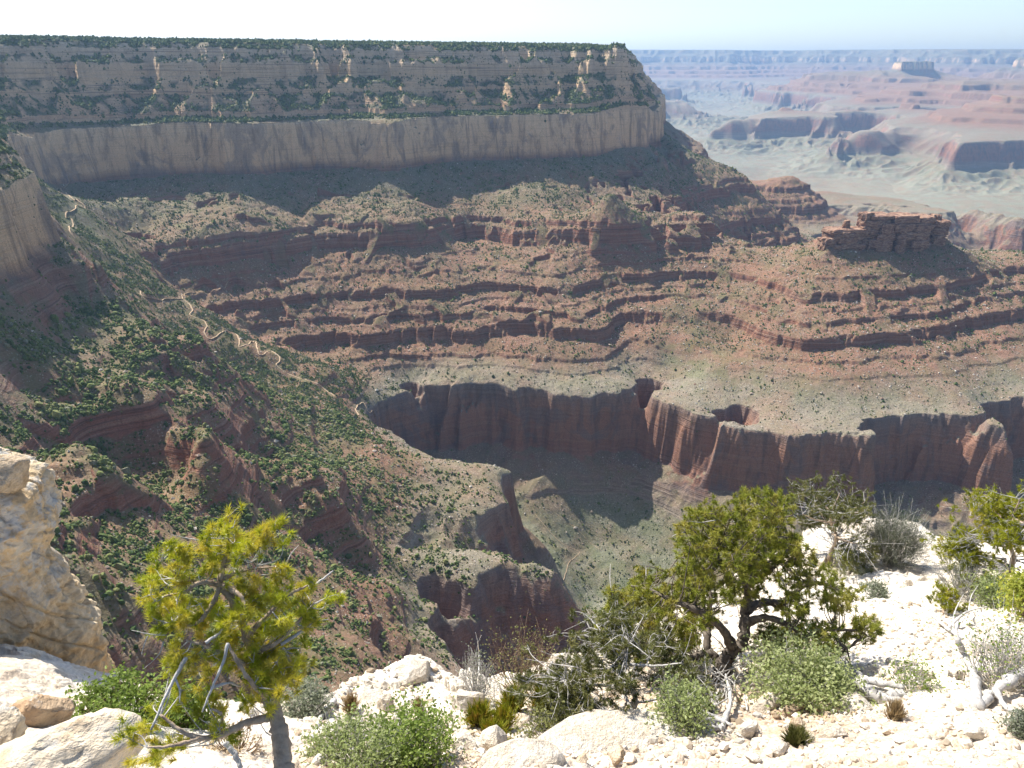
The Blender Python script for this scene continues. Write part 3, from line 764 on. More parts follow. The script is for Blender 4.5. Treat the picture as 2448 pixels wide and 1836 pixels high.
ALL = [('A', [(465,990),(400,1030),(475,1090),(560,1143),(500,1170),(437,1185),(433,1222),(470,1222),(485,1258),(455,1280),(465,1320),(495,1357)], 3.0),
       ('E', [(930,268),(930,288),(945,300),(1060,330),(1150,318),(1207,320),(1240,342),(1262,362),(1275,395),(1250,425),(1300,442),(1352,465),(1370,500),(1348,540),(1360,570),(1395,590),(1440,560),(1500,530),(1565,552),(1585,600),(1578,642),(1640,620),(1690,595),(1698,640),(1710,692),(1750,685),(1790,660),(1850,705),(1845,735),(1820,755),(1900,810),(2010,850),(2130,900),(2212,960)], 3.0),
       ('E', [(1207,320),(1215,282),(1300,275),(1450,260),(1550,215)], 2.2), ('E', [(1130,155),(1280,180),(1500,195)], 2.0),
       ('F', [(435,1090),(412,1050),(430,1020),(465,1000),(485,1040),(500,1090),(550,1110),(548,1150)], 3.0),
       ('J', [(1740,500),(1800,570),(1870,650),(1930,700),(2040,745),(1960,820),(1900,890)], 1.3), ('J', [(1880,500),(1990,580),(2080,660),(2180,745)], 1.0)]
for tile, pts, wd in ALL:
    V, F = trail(tile, pts, wd * .68)
    tv.append(V); tpts.append(V[len(V) // 3:2 * len(V) // 3, :2]); tf.append(F + nn); nn += len(V)
o = link("trail_path", mesh_from("trail_path", np.concatenate(tv), np.concatenate(tf), trail_mat, True)); tag(o, kind="structure")
tpts = np.concatenate(tpts)

gzr, gzc = np.gradient(Z, axis=0), np.gradient(Z, axis=1)
drr = np.gradient(rr)[:, None]; daz = az[1] - az[0]
slope = np.hypot(gzr / drr, gzc / (RRr * daz))
area = RRr * daz * drr
vis = (np.abs(AA) < R(44)) & (RRr < 3300) & (RRr > 250)
clump = fbm(X / 60, Y / 60, 3, 91) * .5 + .5
clump2 = fbm(X / 16, Y / 16, 2, 95) * .5 + .5
dens = np.zeros_like(Z)
def band(lo, hi): return (Z > lo) & (Z <= hi)
dens[band(-120, 200)] = .34
dens[band(-234, -120)] = .02
dens[band(-345, -234)] = .085
dens[band(-560, -345)] = .055
dens[band(-640, -560)] = .018
dens[band(-780, -640)] = .01
dens[band(-1400, -780)] = .045
left = np.clip((1 - M_) * 1.3, 0, 1)
nearside = np.clip((-60 - X - .05 * Y) / 150, 0, 1) * np.clip((1500 - Y) / 200, 0, 1) * (Z > -640)
dens = np.maximum(dens, (.25 * left + .15) * nearside)
hill = np.clip(1 - np.hypot(X + 40, Y - 800) / 420, 0, 1) ** .5 * (Z < -480)
dens = np.maximum(dens, .10 * hill * (Y < 1000))
dens *= np.clip((1.5 - slope) / .6, .05 + .12 * (Z > -118), 1) * np.clip(2.2 * clump - .15, .12, 2.0) * np.clip(3.0 * clump2 - .6, .06, 2.4)
dens = np.where(vis, dens * np.where(U_ < -150, .2, 1), 0)
cnt = rng.poisson(dens * area)
ii, jj = np.nonzero(cnt); reps = cnt[ii, jj]
ii = np.repeat(ii, reps); jj = np.repeat(jj, reps)
r_ = rr[ii] + rng.uniform(-.5, .5, len(ii)) * drr[ii, 0]; a_ = az[jj] + rng.uniform(-.5, .5, len(ii)) * daz
px, py = r_ * np.sin(a_), r_ * np.cos(a_)
pz = near_height(px, py)[0]
size = np.where(rng.uniform(size=len(ii)) < .35, .55, 1.0) * rng.lognormal(-.02, .5, len(ii)) * np.where(pz > 25, 2.1, np.where(pz > -120, 1.6, 1.0))
size = np.clip(size, .35, 5.5)
tint = np.clip(rng.normal(.40, .27, len(ii)) + .25 * (near_height(px, py)[2] < .4), 0, 1)
tgrid = set()
for a_, b_ in tpts:
    for ox in (-4, 0, 4):
        for oy in (-8, -4, 0): tgrid.add((int((a_ + ox) // 4), int((b_ + oy) // 4)))
keepm = np.array([(int(a_ // 4), int(b_ // 4)) not in tgrid for a_, b_ in zip(px, py)])
px, py, pz, r_, size, tint, ii = px[keepm], py[keepm], pz[keepm], r_[keepm], size[keepm], tint[keepm], ii[keepm]
PP = np.stack([px, py, pz], -1)
close = r_ < 1150
for nm, sel, kd in (("scrub", close, 12), ("far_scrub", ~close, 6)):
    o = link(nm, scatter_mesh(nm, PP[sel], size[sel], size[sel] * rng.uniform(.7, 1.25, sel.sum()), kd, scrub_mat, tint[sel]))
    tag(o, kind="stuff")
# fallen blocks
bd = np.zeros_like(Z)
bd[band(-345, -234)] = .012; bd[band(-600, -345)] = .032; bd[band(-640, -595)] = .02; bd[band(-900, -640)] = .008
bd *= np.clip((1.3 - slope) / .4, 0, 1) * np.clip(2.2 * (fbm(X / 45, Y / 45, 3, 97) * .5 + .5) - .3, .05, 2)
bd *= np.where((X > 100) & (Z < -380), 1.5, 1.0)
bd = np.where(vis & (RRr < 2500) & (RRr > 420), bd, 0)
cnt = rng.poisson(bd * area); ii, jj = np.nonzero(cnt); reps = cnt[ii, jj]; ii = np.repeat(ii, reps); jj = np.repeat(jj, reps)
r_ = rr[ii] + rng.uniform(-.5, .5, len(ii)) * drr[ii, 0]; a_ = az[jj] + rng.uniform(-.5, .5, len(ii)) * daz
px, py = r_ * np.sin(a_), r_ * np.cos(a_)
pz = near_height(px, py)[0]
size = np.clip(rng.lognormal(-.35, .55, len(ii)), .3, 4.5)
o = link("fallen_rubble", scatter_mesh("fallen_rubble", np.stack([px, py, pz], -1), size, size * rng.uniform(.5, .95, len(ii)), 6, block_mat, rng.uniform(0, 1, len(ii)), .3))
tag(o, kind="stuff")


# ------------------------------------------------------------------ the rim underfoot
GP = [(2000,1243,19),(2100,1238,20),(2225,1283,19),(2448,1300,19),(2600,1320,18.5),(2250,1340,17),(2448,1360,16.5),(2200,1450,13.6),(2448,1470,13),(2050,1550,11),(2300,1560,10.8),(2448,1590,10.2),(2650,1600,10),
      (1727,1625,9.5),(1880,1590,10),(1800,1500,12),(1850,1400,14.5),(1950,1320,16.8),(1700,1760,7.2),(2100,1760,7.2),(2448,1760,7.3),(1700,1836,6.3),(2100,1836,6.3),(2448,1836,6.3),(2448,1950,5.3),(1700,1950,5.3),(1350,1850,6.0),(1100,1836,6.2),
      (1430,1770,6.9),(1585,1728,7.6),(1310,1720,8.4),(1180,1660,9.8),(1250,1620,10.6),(1450,1690,8.8),(1560,1660,9.3),(1600,1600,10.2),(950,1597,9.6),(1030,1592,9.8),(830,1642,9.0),(1070,1640,9.4),(1120,1628,10.2),(740,1668,8.4),(780,1730,7.5),(1000,1740,7.5),
      (700,1836,5.8),(900,1836,6.0),(640,1900,4.9),(500,1836,5.3),(640,1760,6.6),(400,1836,5.2),(300,1760,5.9),(200,1836,5.0),(100,1760,5.6),(420,1740,6.6),(150,1690,6.9),(0,1800,5.0),(-150,1760,5.2),(0,1680,6.8),(-200,1600,7.2)]
gp = np.array([list(at_r(*p)) for p in GP])
w_gp = solve_rbf(gp[:, :2], gp[:, 2:3], 0.6, 0.06)
EDGE = [(-500,1560,8.2),(-100,1560,8.6),(120,1600,8.6),(300,1640,8.2),(420,1690,7.6),(560,1690,7.9),(690,1672,8.3),(760,1655,8.6),(830,1638,9.2),(900,1610,9.6),(950,1594,9.9),(1030,1589,10.1),(1060,1620,9.9),(1090,1640,9.7),(1120,1622,10.5),
        (1250,1608,11),(1400,1580,11.4),(1550,1500,12.2),(1700,1420,14),(1850,1330,16.5),(1990,1240,19.2),(2060,1232,20),(2180,1250,20),(2225,1280,19.4),(2262,1286,19.2),(2448,1298,19.2),(2700,1320,19),(3100,1400,18)]
eg = np.array([list(at_r(*p))[:2] for p in EDGE])
poly = np.r_[eg, [[16, -3], [0, -3], [-9, -3]]]
def in_poly(x, y, P):
    ins = np.zeros(x.shape, bool); n = len(P)
    for i in range(n):
        (x1, y1), (x2, y2) = P[i], P[(i + 1) % n]
        c = ((y1 > y) != (y2 > y)) & (x < (x2 - x1) * (y - y1) / (y2 - y1 + 1e-12) + x1)
        ins ^= c
    return ins
def edge_dist(x, y):
    best = np.full(x.shape, 1e9)
    for i in range(len(eg) - 1):
        a, b = eg[i], eg[i + 1]; ab = b - a
        t = np.clip(((x - a[0]) * ab[0] + (y - a[1]) * ab[1]) / (ab @ ab), 0, 1)
        best = np.minimum(best, np.hypot(x - a[0] - t * ab[0], y - a[1] - t * ab[1]))
    return np.where(in_poly(x, y, poly), -best, best)

def cell_blocks(x, y, s, seed):
    """blocky steps: height of the nearest cell centre"""
    gx_, gy_ = np.floor(x / s), np.floor(y / s)
    bd = np.full(x.shape, 1e9); bh = np.zeros(x.shape)
    for dx in (-1, 0, 1):
        for dy in (-1, 0, 1):
            ix = (gx_ + dx).astype(np.int64); iy = (gy_ + dy).astype(np.int64)
            h1 = hash2(ix, iy, seed) / 4294967296.0; h2 = hash2(ix, iy, seed + 5) / 4294967296.0; h3 = hash2(ix, iy, seed + 9) / 4294967296.0
            d = np.hypot(x - (ix + h1) * s, y - (iy + h2) * s)
            m = d < bd; bd = np.where(m, d, bd); bh = np.where(m, h3, bh)
    return bh
def rim_height(x, y):
    q = np.stack([np.ravel(x), np.ravel(y)], -1)
    z = eval_rbf(gp[:, :2], w_gp, q, 0.6)[:, 0].reshape(np.shape(x))
    wx = x + .15 * perlin(x / .5, y / .5, 201); wy = y + .15 * perlin(x / .5, y / .5, 202)
    d = edge_dist(wx, wy)
    rock = np.clip(.5 + 1.6 * perlin(x / 2.3, y / 2.3, 205), 0, 1) * np.clip((np.hypot(x, y) - 4) / 4, .3, 1)
    rock = np.maximum(rock, np.clip(1 - np.abs(d + .35) / .7, 0, 1))
    z = z + .10 * fbm(x / 1.1, y / 1.1, 4, 211) + .022 * fbm(x / .12, y / .12, 3, 212)
    z = z + rock * (.16 * (cell_blocks(wx, wy, .62, 221) - .5) + .09 * (cell_blocks(wx, wy, .27, 222) - .5)) + (1 - rock) * .03 * (cell_blocks(x, y, .11, 223) - .5)
    od = np.clip(d, 0, None)
    z = z - np.where(od > 0, od * 2.6 + .35 * np.clip(od / .05, 0, 1), 0) + np.clip(od / .5, 0, 1) * .25 * fbm(x / .7, y / .7, 3, 214)
    return np.maximum(z, -70.0), d, rock
def hit(x, y, r0=2.5, r1=24.0):
    d = ray(x, y); d = d / np.linalg.norm(d)
    t = np.arange(r0, r1, .04)
    z = rim_height(d[0] * t, d[1] * t)[0]
    b = d[2] * t < z
    i = int(np.argmax(b)) if b.any() else len(t) - 1
    return Vector(d * t[i])
def on_rim(x, y):
    return Vector((x, y, float(rim_height(np.array([x]), np.array([y]))[0][0])))

k = NT("rim_limestone")
P = k.pos(); geo = k.n("ShaderNodeNewGeometry"); sp = k.n("ShaderNodeSeparateXYZ"); k.l(geo.outputs["Normal"], sp.inputs[0])
n1 = k.noise(P, .8, 5, .6); n2 = k.noise(P, 6, 5, .65); n3 = k.noise(P, 40, 4, .7)
c = k.mix(k.step(n1, .38, .62), (.66, .585, .475), (.76, .71, .625))
c = k.mix(k.step(n2, .50, .68, 0, .6), c, (.47, .37, .26))
dirt = k.attr("dirt")
c = k.mix(k.math('MULTIPLY', dirt, k.step(n2, .36, .58, .45, 1)), c, k.mix(n3, (.34, .235, .15), (.56, .43, .31)))
c = k.mix(k.step(k.noise(P, 3.1, 4, .7), .60, .72, 0, .45), c, (.40, .385, .35))
c = k.mix(k.step(sp.outputs[2], .35, .6, .7, 0), c, (.50, .40, .29))
c = k.mix(1.0, c, k.ramp(n3, [(.3, (.75, .75, .75)), (.7, (1.12, 1.12, 1.12))]), 'MULTIPLY')
k.color(c)
k.bump(k.math('ADD', k.math('MULTIPLY', n2, .05), k.math('ADD', k.math('MULTIPLY', n3, .012), k.math('MULTIPLY', k.voronoi(P, 9), -.03))), .9, 1.0)
rim_mat = k.m
fa = np.linspace(R(-52), R(56), 1150)
fr = np.concatenate([np.linspace(1.2, 14, 620), np.linspace(14.03, 24, 210), np.linspace(24.3, 34, 30)])
RG, AG = np.meshgrid(fr, fa, indexing='ij')
XG, YG = RG * np.sin(AG), RG * np.cos(AG)
ZG, DG, KG = rim_height(XG, YG)
me = mesh_from("rim_ground", np.stack([XG, YG, ZG], -1).reshape(-1, 3), grid_faces(len(fr), len(fa)), rim_mat, True)
hh = np.hypot(XG, YG)
dirtv = np.clip(1.15 - KG * 1.5, 0, 1) * np.clip((9.5 - hh) / 3, .0, 1) * np.clip(.55 + 1.2 * perlin(XG / 1.6, YG / 1.6, 230) + .8 * np.clip((XG - .2) / .8, 0, 1), 0, 1)
float_attr(me, "dirt", dirtv)
rim = link("rim_ground", me); tag(rim, kind="structure")

# ------------------------------------------------------------------ builders for wood, needles, leaves and stones
def pxs(p): return (p[1] * CP - p[2] * SP) / FPX        # metres per photo pixel at a point
class Geo:
    def __init__(self): self.v, self.f, self.n = [], [], 0
    def add(self, v, f):
        self.v.append(np.asarray(v, float)); self.f.append(np.asarray(f, int) + self.n); self.n += len(v)
    def tube(self, pts, radii, sides=6, bump=0.0):
        pts = np.asarray(pts, float); radii = np.asarray(radii, float)
        e = pts[-1] - pts[-2]; e = e / (np.linalg.norm(e) + 1e-9) * radii[-1] * .5
        pts = np.r_[[pts[0] - (pts[1] - pts[0]) * 1e-2 - e * .6], pts, [pts[-1] + e]]; radii = np.r_[radii[0] * .12, radii, radii[-1] * .12]; n = len(pts)
        tg = np.gradient(pts, axis=0); tg /= np.linalg.norm(tg, axis=1, keepdims=True) + 1e-12
        a = np.cross(tg, np.array([.31, .17, .94])); bad = np.linalg.norm(a, axis=1) < .05
        a[bad] = np.cross(tg[bad], [1, 0, 0]); a /= np.linalg.norm(a, axis=1, keepdims=True); b = np.cross(tg, a)
        th = np.arange(sides) * 2 * math.pi / sides
        rad = radii[:, None] * (1 + (rng.uniform(-bump, bump, (n, sides)) if bump else 0))
        V = pts[:, None] + rad[..., None] * (np.cos(th)[None, :, None] * a[:, None] + np.sin(th)[None, :, None] * b[:, None])
        i = np.arange(n - 1)[:, None] * sides; j = np.arange(sides)[None]; j2 = (j + 1) % sides
        F = np.stack([i + j, i + j2, i + sides + j2, i + sides + j], -1).reshape(-1, 4)
        self.add(V.reshape(-1, 3), F)
    def mesh(self, name, mat, smooth=True):
        return mesh_from(name, np.concatenate(self.v), np.concatenate(self.f), mat, smooth)

def curve(p, n=8, wob=0.0):
    """Catmull-Rom through points"""
    p = np.asarray([list(q) for q in p], float)
    if len(p) == 2: p = np.array([p[0], (p[0] + p[1]) / 2, p[1]])
    e = np.r_[[2 * p[0] - p[1]], p, [2 * p[-1] - p[-2]]]
    out = []
    for i in range(1, len(e) - 2):
        for t in np.linspace(0, 1, n, endpoint=False):
            a, b, c, d = e[i - 1], e[i], e[i + 1], e[i + 2]
            out.append(.5 * (2 * b + (c - a) * t + (2 * a - 5 * b + 4 * c - d) * t * t + (3 * b - a - 3 * c + d) * t ** 3))
    out.append(p[-1]); out = np.array(out)
    if wob: out[1:-1] += rng.normal(0, wob, (len(out) - 2, 3))
    return out

def needles(P, D, L, wid):
    """one thin three-cornered needle per row: base P, direction D, length L -> verts, tris"""
    n = len(P); D = D / (np.linalg.norm(D, axis=1, keepdims=True) + 1e-9)
    a = np.cross(D, rng.normal(size=(n, 3))); a /= np.linalg.norm(a, axis=1, keepdims=True) + 1e-9
    b = np.cross(D, a); w = wid[:, None] if hasattr(wid, "__len__") else wid
    v = np.stack([P + a * w, P - a * w * .5 + b * w * .87, P - a * w * .5 - b * w * .87, P + D * L[:, None]], 1)
    i = np.arange(n)[:, None] * 4
    f = np.concatenate([i + [0, 1, 3], i + [1, 2, 3], i + [2, 0, 3]], 1).reshape(-1, 3)
    return v.reshape(-1, 3), f

def leaves(P, N, size, asp=.6):
    n = len(P); N = N / (np.linalg.norm(N, axis=1, keepdims=True) + 1e-9)
    a = np.cross(N, rng.normal(size=(n, 3))); a /= np.linalg.norm(a, axis=1, keepdims=True) + 1e-9
    b = np.cross(N, a); s = size[:, None]
    fold = N * s * .18
    v = np.stack([P - a * s, P - b * s * asp + fold, P + a * s, P + b * s * asp + fold], 1)
    i = np.arange(n)[:, None] * 4
    return v.reshape(-1, 3), np.concatenate([i + [0, 1, 2], i + [0, 2, 3]], 1).reshape(-1, 3)

def green_mat(name, c1, c2, c3, trans=.55, rough=.5):
    k = NT(name)
    t = k.attr("tint")
    col = k.ramp(t, [(0, c1), (.55, c2), (1, c3)])
    k.color(col); k.b.inputs["Roughness"].default_value = rough; k.b.inputs["Specular IOR Level"].default_value = .3
    tr = k.n("ShaderNodeBsdfTranslucent"); k.l(col, tr.inputs[0])
    mx = k.n("ShaderNodeMixShader"); mx.inputs[0].default_value = trans
    k.l(k.b.outputs[0], mx.inputs[1]); k.l(tr.outputs[0], mx.inputs[2]); k.l(mx.outputs[0], k.out.inputs[0])
    return k.m
def wood_mat(name, c1, c2, sc):
    k = NT(name); P = k.objpos()
    n = k.noise(k.scale(P, (sc, sc, sc * .25)), 1, 5, .65, .5); m = k.noise(P, sc * .35, 3)
    k.color(k.mix(k.step(m, .45, .7, 0, .6), k.mix(n, c1, c2), tuple(.55 * x for x in c1)))
    k.bump(n, .9, .01)
    return k.m
bark = wood_mat("pine_bark", (.26, .19, .13), (.56, .45, .34), 55)
dark_bark = wood_mat("dark_bark", (.09, .075, .06), (.27, .23, .19), 40)
grey_wood = wood_mat("weathered_wood", (.34, .325, .30), (.60, .58, .55), 45)
brown_wood = wood_mat("brown_dead_wood", (.15, .10, .065), (.38, .29, .20), 40)
pine_green = green_mat("pine_needles", (.36, .42, .035), (.66, .68, .07), (.78, .68, .13))
pinyon_green = green_mat("pinyon_needles", (.19, .23, .035), (.40, .43, .07), (.54, .50, .13))
olive_green = green_mat("olive_needles", (.12, .14, .045), (.25, .265, .09), (.38, .36, .15))
yellow_green = green_mat("yellow_needles", (.22, .25, .018), (.44, .46, .035), (.58, .52, .07))
fresh_green = green_mat("fresh_leaves", (.11, .16, .03), (.25, .34, .07), (.38, .44, .13))
pale_green = green_mat("pale_leaves", (.18, .22, .08), (.33, .39, .15), (.46, .50, .25))
sage_green = green_mat("sage_leaves", (.12, .145, .09), (.235, .265, .18), (.34, .36, .27))
ephedra_green = green_mat("stem_green", (.24, .28, .03), (.46, .48, .06), (.55, .40, .10))
dry_straw = green_mat("dry_straw", (.36, .27, .15), (.56, .45, .28), (.66, .55, .36))

def leafset(name, geo_list, tints, mat, parent):
    V, F, n, T = [], [], 0, []
    for (v, f), t in zip(geo_list, tints):
        V.append(v); F.append(f + n); n += len(v); T.append(np.full(len(v), t) if np.isscalar(t) else t)
    me = mesh_from(name, np.concatenate(V), np.concatenate(F), mat)
    float_attr(me, "tint", np.concatenate(T))
    return link(name, me, parent)

def thing(name, label, cat, loc, group=None):
    o = bpy.data.objects.new(name, None); scene.collection.objects.link(o)
    o.location = loc; o.empty_display_size = .2
    tag(o, label, cat, group)
    return o
def local(o, pts): return np.asarray(pts, float) - np.array(o.location)

def pine(name, label, cat, base, limbs, clusters, tuft, needle_len, needle_w, per_tuft, leaf, wood, twig_wood, twig_r, crown_name="crown", dead=(), group=None, tufts=6, tone=(.5, .17)):
    """limbs: list of (points, r0, r1); clusters: (n,3) world points. Each cluster hangs on a twig from the nearest limb"""
    o = thing(name, label, cat, base, group)
    g = Geo(); nodes = []; nr = []
    for i, (pts, r0, r1) in enumerate(limbs):
        c = curve(pts, 7, r1 * .25); rad = np.linspace(r0, r1, len(c)) * (1 + .10 * rng.normal(size=len(c)))
        if i == 0: rad[:3] *= [1.35, 1.15, 1.05]
        g.tube(local(o, c), np.abs(rad), 10 if i == 0 else 7, .12)
        nodes.append(c); nr.append(rad)
    link("trunk", g.mesh("trunk", wood), o)
    nodes = np.concatenate(nodes); nr = np.concatenate(nr)
    tw = Geo(); gl, tt = [], []
    b = np.array(base)
    for c in clusters:
        d = np.linalg.norm(nodes - c, axis=1) + 1.2 * np.clip(nodes[:, 2] - c[2], 0, None)
        j = int(np.argmin(d)); p0 = nodes[j]; L = np.linalg.norm(c - p0)
        mid = (p0 + c) / 2 + rng.normal(0, .12 * L + 1e-4, 3) + [0, 0, -.08 * L]
        cc = curve([p0, mid, c], 4)
        tw.tube(local(o, cc), np.linspace(min(twig_r * (1 + 1.5 * L), nr[j]), twig_r * .55, len(cc)), 5)
        base_t = rng.normal(*tone)
        for k_ in range(tufts):
            q = c + rng.normal(0, tuft * .62, 3) * [1, 1, .8]
            ax = (q - p0) / (np.linalg.norm(q - p0) + 1e-6) * .8 + rng.normal(0, .5, 3) + [0, 0, .45]; ax /= np.linalg.norm(ax)
            tw.tube(local(o, np.array([c - (c - p0) * .06, (c + q) / 2, q])), [twig_r * .6, twig_r * .5, twig_r * .35], 4)
            m = per_tuft
            along = rng.uniform(0, 1, m)
            P_ = q[None] - ax[None] * (along[:, None] * tuft * .75)
            D_ = ax[None] * rng.uniform(.35, 1.1, m)[:, None] + rng.normal(0, .62, (m, 3))
            gl.append(needles(local(o, P_), D_, needle_len * rng.uniform(.7, 1.15, m), needle_w))
            tt.append(float(np.clip(base_t + rng.normal(0, .12), 0, 1)))
    link("twigs", tw.mesh("twigs", twig_wood), o)
    leafset(crown_name, gl, tt, leaf, o)
    if len(dead):
        for pts, r0, r1 in dead:
            dg = Geo(); c = curve(pts, 5, r1 * .3); dg.tube(local(o, c), np.linspace(r0, r1, len(c)), 5, .1)
            link("dead_branch", dg.mesh("dead_branch", grey_wood), o)
    return o

def bush(name, label, cat, base, w, h, n_stem, n_leaf, leaf_size, leaf, wood, kind="leaf", bare=.0, group=None, tone=(.5, .2), stem_r=.006, asp=.6, depth=None):
    """stems fan out from the base, leaves gather near their tips"""
    o = thing(name, label, cat, base, group)
    g = Geo(); gl, tt = [], []
    depth = depth or w
    for s in range(n_stem):
        th = rng.uniform(0, 2 * math.pi); rr_ = math.sqrt(rng.uniform(0.02, 1))
        top = np.array([math.cos(th) * rr_ * w / 2, math.sin(th) * rr_ * depth / 2, h * math.sqrt(max(.05, 1 - .82 * rr_ ** 2)) * rng.uniform(.72, 1.08)])
        root = np.array([top[0] * .22, top[1] * .22, -.03])
        mid = (root + top) / 2 + rng.normal(0, .09 * h, 3) - [0, 0, .05 * h]
        c = curve([root, mid, top], 5); g.tube(c, np.linspace(stem_r, stem_r * .35, len(c)), 4)
        tips = [top]
        for b_ in range(3):
            q = c[rng.integers(5, len(c) - 1)]; t2 = q + (top - root) / np.linalg.norm(top - root) * rng.uniform(.12, .3) * h + rng.normal(0, .16 * min(w, h), 3)
            g.tube(np.array([q, (q + t2) / 2 + rng.normal(0, .02 * h, 3), t2]), [stem_r * .55, stem_r * .4, stem_r * .25], 4); tips.append(t2)
        if rng.uniform() < bare: continue
        tn = rng.normal(*tone)
        for tp in tips:
            m = max(3, int(n_leaf / 4))
            if kind == "leaf":
                P_ = tp + rng.normal(0, .11 * min(w, h) + leaf_size * .6, (m, 3))
                gl.append(leaves(P_, rng.normal(0, 1, (m, 3)) + [0, 0, .6], leaf_size * rng.uniform(.6, 1.25, m), asp))
            else:
                ax = (tp - root) / np.linalg.norm(tp - root)
                P_ = tp - ax * rng.uniform(0, .32, (m, 1)) * h + rng.normal(0, .02 * h, (m, 3))
                gl.append(needles(P_, ax + rng.normal(0, .5 if kind == "needle" else .16, (m, 3)), leaf_size * rng.uniform(.6, 1.2, m), leaf_size * (.035 if kind == "needle" else .038)))
            tt.append(float(np.clip(tn + rng.normal(0, .1), 0, 1)))
    link("stems", g.mesh("stems", wood), o)
    if gl: leafset("foliage", gl, tt, leaf, o)
    return o

def stone_bm(seed, sub=2, rough=.35, flat=.6):
    bm = bmesh.new(); bmesh.ops.create_icosphere(bm, subdivisions=sub, radius=1.0)
    rs = np.random.default_rng(seed)
    V = np.array([v.co[:] for v in bm.verts])
    for i in range(13):                                   # knock flat faces off
        nrm = rs.normal(size=3); nrm /= np.linalg.norm(nrm); dcut = rs.uniform(.58, .86)
        ov = np.clip(V @ nrm - dcut, 0, None); V -= ov[:, None] * nrm[None] * .93
    V *= 1 + rough * .12 * (rs.normal(size=(len(V), 1)))
    V *= [1, rs.uniform(.65, 1), flat * rs.uniform(.75, 1.2)]
    for v, c in zip(bm.verts, V): v.co = c
    me = bpy.data.meshes.new("stone"); bm.to_mesh(me); bm.free()
    return me
def rock_mat(name, c1, c2, c3, lichen=(.42, .41, .38), amt=.3, orange=0.0, sc=1.0, hi=None):
    k = NT(name); P = k.pos()
    n1 = k.noise(P, 1.7 * sc, 5, .6); n2 = k.noise(P, 11 * sc, 5, .65); n3 = k.noise(k.scale(P, (6, 6, 26)), 1 * sc, 4, .6)
    c = k.mix(k.step(n1, .35, .65), c1, c2)
    c = k.mix(k.step(n3, .5, .7, 0, .5), c, c3)
    lf = k.step(k.noise(P, 4.3 * sc, 5, .7), .62 - .25 * amt, .72 - .2 * amt, 0, .85)
    if hi is not None:
        sp = k.n("ShaderNodeSeparateXYZ"); k.l(P, sp.inputs[0])
        lf = k.math('MULTIPLY', lf, k.step(k.math('ADD', sp.outputs[2], k.math('MULTIPLY', n1, .8)), hi - .2, hi + .5))
    c = k.mix(lf, c, lichen)
    if orange: c = k.mix(k.step(k.noise(P, 5.1 * sc, 4, .7), .66, .74, 0, orange), c, (.42, .20, .07))
    c = k.mix(k.step(k.noise(P, 8 * sc, 5, .8), .62, .7, 0, .6), c, (.16, .145, .13))
    c = k.mix(1.0, c, k.ramp(n2, [(.3, (.72, .72, .72)), (.7, (1.15, 1.15, 1.15))]), 'MULTIPLY')
    k.color(c); k.bump(k.math('ADD', k.math('MULTIPLY', n2, .04), k.math('MULTIPLY', n3, .03)), .9, 1.0)
    return k.m
pale_stone = rock_mat("pale_stone", (.60, .52, .41), (.72, .67, .58), (.52, .42, .30), amt=.1, sc=3)
tan_stone = rock_mat("tan_stone", (.50, .38, .25), (.62, .52, .39), (.42, .29, .17), amt=.1, sc=3, orange=.3)
pillar_rock = rock_mat("pillar_rock", (.55, .40, .23), (.64, .52, .35), (.46, .31, .16), lichen=(.50, .49, .455), amt=.75, hi=-4.3, orange=.35)
boulder_rock = rock_mat("boulder_rock", (.58, .47, .32), (.68, .58, .44), (.45, .31, .18), amt=.5, orange=.45)

# ------------------------------------------------------------------ rock outcrop at the left edge
def rock_body(name, mat, center_fn, rad_fn, z0, z1, nz, nt, amp, seed, parent=None):
    zs = np.linspace(z0, z1, nz); th = np.linspace(0, 2 * math.pi, nt, endpoint=False)
    ZZ_, TT_ = np.meshgrid(zs, th, indexing='ij')
    r = rad_fn(ZZ_)
    cxs, cys = center_fn(ZZ_)
    u = TT_ * 2.2
    lay = cell_blocks(u * 1.0 + 7, ZZ_ * 1.6, .55, seed) - .5
    n = amp * (fbm(np.cos(TT_) * 1.3 + ZZ_ * .9, np.sin(TT_) * 1.3 - ZZ_ * .7 + seed, 5, seed + 3) * .8 + lay * .5 + .35 * perlin(ZZ_ * 5 + .4 * np.sin(TT_ * 3), TT_ * .8, seed + 8))
    n = n + amp * (.10 * fbm(np.cos(TT_) * 9 + seed, np.sin(TT_) * 9 + ZZ_ * 7, 4, seed + 12) - .35 * np.clip(.10 - np.abs(perlin(np.cos(TT_) * 2.3 + ZZ_ * 1.1, np.sin(TT_) * 2.3 + ZZ_ * 2.0, seed + 20)), 0, .1) * 10 + .22 * (cell_blocks(u * 2.6, ZZ_ * 5.5, .5, seed + 31) - .5))
    r = np.clip(r + n * np.clip(r * 2, 0, 1), .01, None)
    V = np.stack([cxs + r * np.cos(TT_), cys + r * np.sin(TT_), ZZ_], -1).reshape(-1, 3)
    i = np.arange(nz - 1)[:, None] * nt; j = np.arange(nt)[None]; j2 = (j + 1) % nt
    F = np.stack([i + j, i + j2, i + nt + j2, i + nt + j], -1).reshape(-1, 4)
    V = np.r_[V, [V[-nt:].mean(0)]]
    cap = np.stack([(nz - 1) * nt + np.arange(nt), (nz - 1) * nt + (np.arange(nt) + 1) % nt, np.full(nt, len(V) - 1), np.full(nt, len(V) - 1)], -1)
    bm = bmesh.new()
    me = bpy.data.meshes.new(name)
    faces = [tuple(f) for f in F.tolist()] + [tuple(f[:3]) for f in cap.tolist()]
    me.from_pydata(V.tolist(), [], faces); me.update(); me.materials.append(mat)
    me.polygons.foreach_set("use_smooth", np.ones(len(me.polygons), bool))
    bm.free()
    return link(name, me, parent)
PR = 8.0
pc = at_r(-50, 1400, PR); px_ = pxs(pc)
